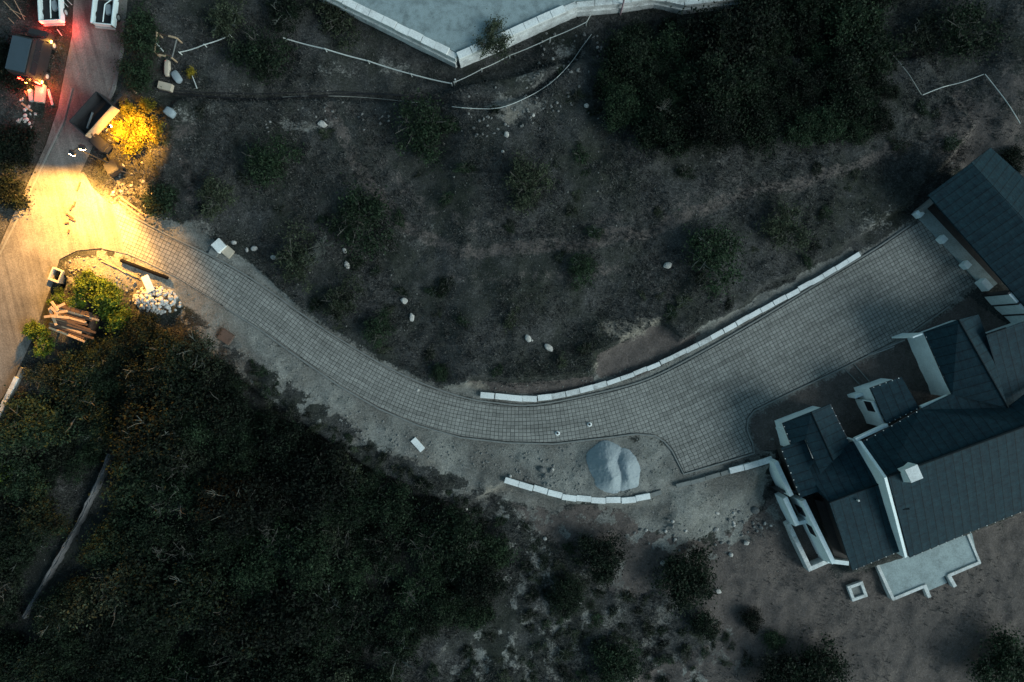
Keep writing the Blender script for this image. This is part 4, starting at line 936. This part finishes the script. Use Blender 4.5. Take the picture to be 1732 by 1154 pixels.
# generator
p=G(179,247); gn=thing('generator',(p.x,p.y,.02),R(50),'dark site generator standing between tipper trailer and floodlight unit','generator')
MB().profile([(-.75,.3),(.75,.3),(.78,.9),(.6,1.25),(-.7,1.25),(-.78,.9)],-.45,.45).build('housing',M['black'],gn,bevel=.05)
for s in (-1,1): wheel(gn,s*.55,-.1,.26,.16)
MB().box((0,-.82,.75),(.6,.06,.5)).build('grille',M['steel'],gn); MB().tube([(.2,.4,1.2),(.2,.4,1.5),(.3,.5,1.6)],.05,7).build('exhaust',M['rust'],gn); MB().box((0,1.2,.35),(.08,.9,.08)).build('drawbar',M['steel'],gn)

# mobile light tower
p=G(200,288); lt=thing('light_tower',(p.x,p.y,.02),R(30),'dark mobile floodlight unit with two glowing heads at the drive mouth','light tower')
MB().profile([(-.55,.35),(.55,.35),(.6,.7),(.5,1.1),(-.5,1.15),(-.58,.8)],-.5,.5).build('engine_box',M['black'],lt,bevel=.05)
for s in (-1,1): wheel(lt,s*.6,0,.28,.18)
MB().tube([(0,.4,1.1),(0,.45,5.2)],.05,8).build('mast',M['steel'],lt)
MB().box((0,1.0,.4),(.1,1.1,.1)).build('drawbar',M['steel'],lt)
for s in (-1,1): MB().tube([(s*.4,-.5,.9),(s*.9,-1.0,.02)],.035,6).build('outrigger',M['steel'],lt)
lt_w=Matrix.Translation(lt.location)@Matrix.Rotation(R(30),4,'Z')
for s,(tx,ty),e,sp in ((-1,(60,500),25000,116),(1,(160,410),8500,110)):
    hd=MB().box((0,0,0),(.42,.3,.3)).build('lamp_head',M['steel'],lt,bevel=.02); loc=Vector((s*.42,.3,5.2)); hd.location=loc
    wpos=lt_w@loc; d=(G(tx,ty)-wpos).normalized(); q=d.to_track_quat('-Z','Y'); e_=(Matrix.Rotation(-R(30),4,'Z')@q.to_matrix().to_4x4()).to_euler()
    hd.rotation_euler=e_
    ln=MB().box((0,0,-.165),(.36,.24,.03)).build('lens',M['flood'],hd)
    fl=lampobj('flood_light','SPOT',(0,0,-.22),e*1.15,(1,.47,.09),.12,hd,spot=sp,blend=.35)
MB().box((0,.42,5.18),(1.0,.06,.06)).build('crossbar',M['steel'],lt)

# the 265 largest loose stones are objects, the smaller rest is one mass
PEND.sort(key=lambda a:-(a[2]*a[3])*(1.6 if 'rubble' in a[6] else 1))
for a in PEND[:255]: rock(*a,now=True)
mb=MB()
for (px,py,sx,sy,m,*_r) in PEND[255:]:
    p=on(px,py); me_=RM[random.randrange(8)]; th=random.uniform(0,6.28); h=min(sx,sy)/40
    mt=Matrix.Translation((p.x,p.y,p.z+h*.3))@Matrix.Rotation(th,4,'Z')@Matrix.Diagonal((sx/40,sy/40,h,1))
    mb.add([mt@v.co for v in me_.vertices],[tuple(f.vertices) for f in me_.polygons])
tag(mb.build('small_stones',M['dull_rock']),'small pale stones strewn over the slopes','stones',kind='stuff')

# ---------------------------------------------------------------- vegetation
def crown_mesh(seed,name,R_=1.0,hz=.62,ncl=46,nleaf=110,ls=.085,mat='leaf',gap=.0,cs=.20):
    rs=np.random.RandomState(seed); C=[]
    lob=rs.rand(6)*6.28; la=rs.rand(6)
    while len(C)<ncl:
        v=rs.normal(size=3); v/=np.linalg.norm(v); v[2]=abs(v[2])*.9 if rs.rand()<.85 else v[2]*.5
        th=math.atan2(v[1],v[0]); rr=.80+.30*math.sin(2*th+lob[0])*la[0]+.26*math.sin(3*th+lob[1])*la[1]+.16*math.sin(5*th+lob[2])
        C.append(v*np.array([1,1,hz])*rr*(rs.rand()**.35))
    C=np.array(C); n=ncl*nleaf
    size=cs*(.6+.8*rs.rand(ncl)); P=np.repeat(C,nleaf,0)+rs.normal(size=(n,3))*np.repeat(size,nleaf)[:,None]*np.array([1,1,.75])*(.35+.8*rs.rand(n)[:,None])
    nor=rs.normal(size=(n,3)); nor[:,2]=np.abs(nor[:,2])+.35; nor/=np.linalg.norm(nor,axis=1)[:,None]
    a=np.cross(nor,rs.normal(size=(n,3))); a/=np.linalg.norm(a,axis=1)[:,None]; b_=np.cross(nor,a)
    s=ls*(.5+rs.rand(n))[:,None]*.5
    V_=np.stack([P-a*s*1.5,P-b_*s*.8,P+a*s*1.5,P+b_*s*.8],1).reshape(-1,3); V_[:,2]+=hz*.35
    F_=np.arange(4*n).reshape(-1,4)
    o_=np_mesh(name,V_*R_,F_,M[mat]); me=o_.data; bpy.data.objects.remove(o_); return me
def _d(): pass
def trunk_mesh(seed,height,spread,mat='bark',name='trunk',fine=7,rad=.05):
    rnd=random.Random(seed); mb=MB(); top=Vector((rnd.uniform(-.08,.08),rnd.uniform(-.08,.08),height*.55))
    mb.tube([(0,0,-.35),(top.x*.4,top.y*.4,height*.25),top],[rad*1.5,rad*1.15,rad*.9],8)
    for i in range(fine):
        a=i*6.283/fine+rnd.uniform(-.4,.4); r=spread*rnd.uniform(.55,.95); st=Vector((top.x*.7,top.y*.7,height*rnd.uniform(.3,.55)))
        e=Vector((math.cos(a)*r,math.sin(a)*r,height*rnd.uniform(.8,1.35))); m1=st.lerp(e,.5)+Vector((rnd.uniform(-.1,.1),rnd.uniform(-.1,.1),rnd.uniform(-.02,.1)))
        mb.tube([st,m1,e],[rad*.55,rad*.32,rad*.12],5)
        for j in range(3):
            s2=m1.lerp(e,rnd.random()*.7); e2=s2+Vector((rnd.uniform(-.28,.28),rnd.uniform(-.28,.28),rnd.uniform(.0,.22))); mb.tube([s2,(s2+e2)/2+Vector((rnd.uniform(-.04,.04),rnd.uniform(-.04,.04),0)),e2],[rad*.22,rad*.15,rad*.07],4)
    o_=mb.build(name,M[mat]); me=o_.data; bpy.data.objects.remove(o_); return me
CR=[crown_mesh(i,'crown',mat='leaf' if i%2 else 'leaf2',ncl=54+4*(i%3),nleaf=170,ls=.050,cs=.19) for i in range(7)]
SM=[crown_mesh(40+i,'crown',mat='leaf2' if i%2 else 'leaf',hz=.5,ncl=26,nleaf=150,ls=.085,cs=.26) for i in range(4)]
SP=[crown_mesh(60+i,'crown',mat='leaf5' if i%2 else 'leaf2',hz=.42,ncl=38,nleaf=95,ls=.048,cs=.17) for i in range(5)]
SB=[crown_mesh(90+i,'foliage',mat='leaf5' if i%2 else 'leaf2',hz=.28,ncl=16,nleaf=80,ls=.075,cs=.22) for i in range(6)]
TR=[trunk_mesh(i,.75,.8,'bark' if i%3 else 'palebark') for i in range(6)]
def tree(px,py,r_px,label,group=None,mesh=None,hs=1.0,name='tree',cat='tree',h=None,trunkm=None,sx=1.0,mat=None,zb=None):
    """crown centre seen at px,py ; r in px"""
    r=r_px/20; hh=(h if h else r*1.0)
    z=Hs(px,py); p=G(px,py,z+hh*.6); z=float(H(np.array([p.x]),np.array([p.y]))[0])
    if zb is not None: z=zb; p=G(px,py,z+hh*.6)
    t=thing(name,(p.x,p.y,z-.05),random.uniform(0,6.28),label,cat,group)
    c=bpy.data.objects.new('crown' if cat=='tree' else 'foliage',mesh or random.choice(CR)); link(c,t); c.scale=(r*sx,r/sx,r*hs); c.location=(0,0,hh*.35)
    k=bpy.data.objects.new('trunk' if cat=='tree' else 'stems',trunkm or random.choice(TR)); link(k,t); k.scale=(r*.95,r*.95,r*.95*max(.6,hh/r)); k.location=(0,0,.0)
    return t
W1P=[(60,610),(110,600),(190,560),(225,540),(330,555),(400,610),(455,680),(560,755),(690,835),(800,880),(865,905),(868,960),(845,1010),(830,1050),(770,1075),(700,1110),(680,1230),(-60,1230),(-60,800),(10,740)]
W2P=[(1010,80),(1060,40),(1140,30),(1240,30),(1270,-60),(1520,-60),(1500,60),(1520,140),(1500,215),(1430,255),(1330,258),(1240,225),(1150,262),(1070,250),(1010,200)]
def scatter(poly,n,rmin,rmax,sep,seed,avoid=()):
    rnd=random.Random(seed); out=[]; xs_=[p[0] for p in poly]; ys_=[p[1] for p in poly]; tries=0
    while len(out)<n and tries<n*60:
        tries+=1; x=rnd.uniform(min(xs_),max(xs_)); y=rnd.uniform(min(ys_),max(ys_)); r=rnd.uniform(rmin,rmax)*(.75+.5*rnd.random())
        d=sd(poly,np.array([x]),np.array([y]))[0]
        if d>-r*.55: continue
        if any(math.hypot(x-a,y-b_)<(r+c_)*sep for a,b_,c_ in out): continue
        bad=False
        for (q,w_) in avoid:
            if sd(q,np.array([x]),np.array([y]),False)[0]<w_+r*.75: bad=True
        if bad: continue
        out.append((x,y,r))
    return out
WALLPX=[(184,768),(150,845),(108,925),(38,1046)]
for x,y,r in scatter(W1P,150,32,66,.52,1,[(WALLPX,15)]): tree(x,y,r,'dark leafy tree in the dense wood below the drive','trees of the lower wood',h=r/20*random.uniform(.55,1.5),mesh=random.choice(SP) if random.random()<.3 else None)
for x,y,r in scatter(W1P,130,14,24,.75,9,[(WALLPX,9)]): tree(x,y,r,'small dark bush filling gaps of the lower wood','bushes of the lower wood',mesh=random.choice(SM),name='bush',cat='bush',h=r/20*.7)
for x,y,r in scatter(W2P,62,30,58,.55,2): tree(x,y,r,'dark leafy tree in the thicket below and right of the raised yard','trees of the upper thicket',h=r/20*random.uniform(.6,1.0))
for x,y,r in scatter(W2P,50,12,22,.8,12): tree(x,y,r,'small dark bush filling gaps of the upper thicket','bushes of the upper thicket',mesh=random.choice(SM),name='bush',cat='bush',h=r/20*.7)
singles=[(447,90,58,'broad reddish brown tree between the two rail fences near the top'),(710,215,62,'round dark tree in the centre of the upper meadow'),(610,375,64,'wide dark tree in the left meadow above the bare twiggy bush'),(455,275,52,'dark low tree left of the central meadow tree'),(895,310,50,'loose dark tree on the meadow below the stony bank'),(1210,430,62,'large dark tree on the meadow right of the lone boulder'),(1330,385,48,'dark tree between the meadow and the far end of the white wall'),(985,455,34,'low dark bush in the middle of the meadow'),(500,440,50,'dark tree behind the bare twiggy bush'),(365,335,40,'dark tree above the drive verge and slab boxes'),(268,340,30,'dark green bush right of the lamp lit rubble'),(575,510,42,'low dark bush on the meadow edge above the drive'),(640,560,34,'dark scrub bush at the meadow edge before the bend'),(1018,938,44,'round dark tree on the brown slope, left of two'),(1158,978,56,'largest round dark tree on the brown slope, right of two'),(1375,1135,58,'dark tree at the bottom border right of the brown yard path'),(1315,1140,45,'dark tree at the bottom border left of its taller neighbour'),(1310,1085,18,'small dark shrub on the brown yard above the border trees'),(835,68,38,'dense bush growing over the corner wall of the raised yard'),(1040,1120,46,'dark loose tree at the bottom border below the brown slope'),(1700,1120,60,'dark tree in the bottom right corner'),(240,60,40,'dark hedge tree between road and timber frame'),(235,125,34,'dark bush above the yellow lit one'),(20,110,44,'dark bush on the verge left of the van'),(18,250,46,'dark bush on the left verge of the road'),(15,330,30,'lower dark bush on the left verge of the road'),(570,30,50,'dark tree left of the raised yard wall'),(380,30,46,'dark tree at the top border right of the timber frame'),(480,20,40,'dark tree at the top border between timber frame and raised yard'),(1640,50,60,'dark tree on the hillside at the top right'),(1715,270,22,'dark bush above the carport roof'),(1560,60,44,'dark tree beyond the white rope'),(745,630,16,'small bush on the verge above the drive bend'),(640,910,40,'tree'),(1190,1060,24,'low grey green bush below the big round tree'),(1270,1050,20,'low grey green bush right of the big round tree'),(960,1010,34,'straggly dark bush at the edge of the wood and brown slope')]
for i,(x,y,r,l) in enumerate(singles):
    if l=='tree': continue
    bush=r<32 or 'bush' in l or 'shrub' in l
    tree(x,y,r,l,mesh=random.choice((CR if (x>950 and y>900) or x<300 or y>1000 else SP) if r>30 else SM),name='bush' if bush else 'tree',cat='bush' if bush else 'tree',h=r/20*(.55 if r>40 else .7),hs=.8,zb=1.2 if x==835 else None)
# low scrub tufts over the meadow and slopes
SCR=[]
rnd=random.Random(33)
def okspot(x,y,m_=10):
    u=np.array([x]);v=np.array([y]); return sd(DRIVE,u,v)[0]>m_ and sd(ROAD,u,v)[0]>m_ and sd(APRON,u,v)[0]>m_
cnt=0
LOWP=[(880,880),(960,900),(1000,960),(1080,1000),(1200,1050),(1280,1110),(1240,1170),(900,1170),(700,1170),(720,1120),(850,1060),(870,960)]
for poly,n,lab,grp in ((MEADOW,75,'low dark scrub clump on the meadow','scrub clumps of the meadow'),(LOWP,85,'low dark scrub clump on the brown slope below the lower wall','scrub clumps of the brown slope'),([(420,600),(520,690),(640,765),(760,830),(860,880),(860,920),(700,850),(540,760),(430,680)],60,'low dark scrub clump along the ragged edge of the lower wood','scrub along the wood edge')):
    for x,y,r in scatter(poly,n,7,15,.9,n):
        if okspot(x,y,r): tree(x,y,r*1.25,lab,grp,mesh=random.choice(SB),name='scrub',cat='scrub',h=r/20*.3,hs=.8,sx=random.uniform(.75,1.35))
# lamp lit bushes
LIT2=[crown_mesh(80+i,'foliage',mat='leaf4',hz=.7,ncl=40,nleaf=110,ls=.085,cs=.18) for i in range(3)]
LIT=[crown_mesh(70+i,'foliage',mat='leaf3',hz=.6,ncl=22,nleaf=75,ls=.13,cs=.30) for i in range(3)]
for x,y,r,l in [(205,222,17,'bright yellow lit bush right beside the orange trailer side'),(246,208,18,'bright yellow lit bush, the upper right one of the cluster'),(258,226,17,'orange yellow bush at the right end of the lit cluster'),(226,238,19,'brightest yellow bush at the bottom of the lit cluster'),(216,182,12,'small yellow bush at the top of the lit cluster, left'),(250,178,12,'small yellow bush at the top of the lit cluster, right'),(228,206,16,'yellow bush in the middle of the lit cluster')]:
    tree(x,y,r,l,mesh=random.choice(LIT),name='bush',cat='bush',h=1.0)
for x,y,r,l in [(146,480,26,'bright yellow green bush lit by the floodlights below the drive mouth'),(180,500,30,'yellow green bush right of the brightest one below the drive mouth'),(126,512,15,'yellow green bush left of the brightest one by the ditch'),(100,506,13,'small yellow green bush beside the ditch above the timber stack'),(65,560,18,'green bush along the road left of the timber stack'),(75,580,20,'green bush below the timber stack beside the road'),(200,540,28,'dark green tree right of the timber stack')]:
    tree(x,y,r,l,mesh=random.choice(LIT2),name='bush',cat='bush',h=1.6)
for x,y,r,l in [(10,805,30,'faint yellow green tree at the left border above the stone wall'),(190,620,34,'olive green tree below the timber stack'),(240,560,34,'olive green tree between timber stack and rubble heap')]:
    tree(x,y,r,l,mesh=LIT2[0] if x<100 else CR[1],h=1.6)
p=on(325,125); tree(322,122,9,'tiny orange lit shrub beside the pale cement sack',mesh=LIT[2],name='bush',cat='bush',h=.5)
# bare twiggy bush
def twigs(seed,n=60,sp=1.0):
    rnd=random.Random(seed); mb=MB()
    for i in range(n):
        a=rnd.uniform(0,6.28); r=sp*rnd.uniform(.3,1); p0=Vector((rnd.uniform(-.1,.1),rnd.uniform(-.1,.1),0)); e=Vector((math.cos(a)*r,math.sin(a)*r,rnd.uniform(.4,1.1)))
        m1=p0.lerp(e,.5)+Vector((rnd.uniform(-.12,.12),rnd.uniform(-.12,.12),.1)); mb.tube([p0,m1,e],[.028,.018,.008],4)
        for j in range(3):
            s=m1.lerp(e,rnd.random()); mb.tube([s,s+Vector((rnd.uniform(-.3,.3),rnd.uniform(-.3,.3),rnd.uniform(0,.2)))],[.012,.006],3)
    return mb
for x,y,s,l in [(547,418,1.25,'bare grey twiggy bush on the left meadow'),(535,440,.9,'smaller bare twiggy bush below the grey one'),(440,905,.8,'pale bare shrub in the lower wood, left'),(250,945,.7,'pale bare shrub near the stone wall in the wood'),(690,1020,.8,'pale bare shrub in the lower wood, centre bottom'),(800,925,.7,'pale bare shrub near the right edge of the wood'),(1115,190,.8,'pale bare shrub in the upper thicket')]:
    z=2.3 if ('wood' in l or 'thicket' in l) else 0; p=G(x,y,z+.4); zz=float(H(np.array([p.x]),np.array([p.y]))[0])
    t=twigs(int(x),9 if z else 46,s); t.tube([(0,0,-.1),(0,0,-z-.2)],[.04,.06],5) if z else None
    ob=t.build('bare_shrub',M['palebark' if not z else 'bark']); ob.location=(p.x,p.y,zz+(z if z else 0)); tag(ob,l,'shrub')

# ground cover (grass and weeds) – uncountable
def grass():
    rs=np.random.RandomState(5); n=240000
    x=rs.uniform(-46,46,n); y=rs.uniform(-32,32,n); u=866+x*20; v=577-y*20
    w_=(fbm(u/30,v/30,4)-.5)*60
    ok=(np.minimum(np.minimum(sd(DRIVE,u,v),sd(ROAD,u,v)),sd(APRON,u,v))>9)
    g_=sd(GRAV_S,u+w_*.5,v+w_*.5)>6; g2=sd(GRAV_N,u+w_*.25,v+w_*.25)>2
    rdm=(sd(REDP,u+w_*.6,v+w_*.6)>0)|(rs.rand(n)<.16); yd=sd(YARD,u,v)>0; pit=sd(PITP,u,v)>0
    hs_=sd([(1290,770),(1330,700),(1560,540),(1640,490),(1560,350),(1660,240),(2000,300),(2000,860),(1650,960),(1400,990)],u,v)>0
    den=fbm(x*.35,y*.35,4); dense=rs.rand(n)<np.clip((den-.36)*4.5,.08,1)
    yp=sd(YP[:10]+[(1340,-100),(470,-100)],u,v)>6
    k=ok&g_&g2&rdm&yd&pit&hs_&dense&yp; x=x[k];y=y[k];z=H(x,y); n=len(x)
    m=3; x=np.repeat(x,m)+rs.normal(size=n*m)*.09; y=np.repeat(y,m)+rs.normal(size=n*m)*.09; z=np.repeat(z,m); n=n*m
    a=rs.rand(n)*6.283; h=.08+.22*rs.rand(n)**2; w2=.018+.03*rs.rand(n); ln=rs.normal(size=(n,2))*.11
    dx,dy=np.cos(a)*w2,np.sin(a)*w2
    V_=np.stack([np.stack([x-dx,y-dy,z-.02],-1),np.stack([x+dx,y+dy,z-.02],-1),np.stack([x+ln[:,0],y+ln[:,1],z+h],-1)],1).reshape(-1,3)
    o_=np_mesh('grass',V_,np.arange(3*n).reshape(-1,3),M['grass']); tag(o_,'dry weeds and grass growing over the dark slopes','grass',kind='stuff')
grass()
def pebbles():
    rs=np.random.RandomState(8); n=30000
    x=rs.uniform(-44,30,n); y=rs.uniform(-20,26,n); u=866+x*20; v=577-y*20; w_=(fbm(u/30,v/30,4)-.5)*60
    inn=((sd(GRAV_S,u+w_*.5,v+w_*.5)<4)|(sd(GRAV_N,u,v)<3)|(rs.rand(n)<.05))&(np.minimum(np.minimum(sd(DRIVE,u,v),sd(APRON,u,v)),sd(ROAD,u,v))>8)
    x=x[inn];y=y[inn];z=H(x,y);n=len(x); s=(.02+.09*rs.rand(n)**3)
    B_=np.array([(1,0,0),(0,1,0),(-1,0,0),(0,-1,0),(0,0,.8),(0,0,-.8)],float); Fb=np.array([(0,1,4),(1,2,4),(2,3,4),(3,0,4),(1,0,5),(2,1,5),(3,2,5),(0,3,5)])
    jit=1+rs.normal(size=(n,6,1))*.18; th=rs.rand(n)*6.28; c_,s_=np.cos(th),np.sin(th)
    P=B_[None]*jit; Q=np.stack([P[...,0]*c_[:,None]-P[...,1]*s_[:,None],P[...,0]*s_[:,None]+P[...,1]*c_[:,None],P[...,2]],-1)*s[:,None,None]
    Q+=np.stack([x,y,z],-1)[:,None,:]; F_=(Fb[None]+6*np.arange(n)[:,None,None]).reshape(-1,3)
    o_=np_mesh('gravel',Q.reshape(-1,3),F_,M['rock2']); tag(o_,'loose pebbles scattered over the gravel verges','gravel',kind='stuff')
M['rock2']=stained('pebble',(.17,.17,.155),.95,.6,6,20)
pebbles()
# work light hanging over the bright bush cluster
p=on(228,248); wl=thing('work_lamp',(p.x,p.y,p.z),0,'work lamp on a thin pole standing at the left foot of the yellow bushes','lamp')
MB().tube([(0,0,0),(0,0,3.2),(0,0,4.3),(.3,.25,4.4)],.035,6).build('pole',M['steel'],wl)
hd=MB().tube([(.3,.25,4.44),(.45,.36,4.32)],[.07,.15],10).build('lamp_shade',M['steel'],wl); MB().tube([(.45,.36,4.3),(.46,.37,4.27)],.1,8).build('bulb',M['flood'],wl)
lampobj('lamp_glow','SPOT',(.47,.38,4.22),8000,(1,.43,.05),.1,wl,rot=Vector((.12,-.02,1)).to_track_quat('Z','Y').to_euler(),spot=92,blend=.7)
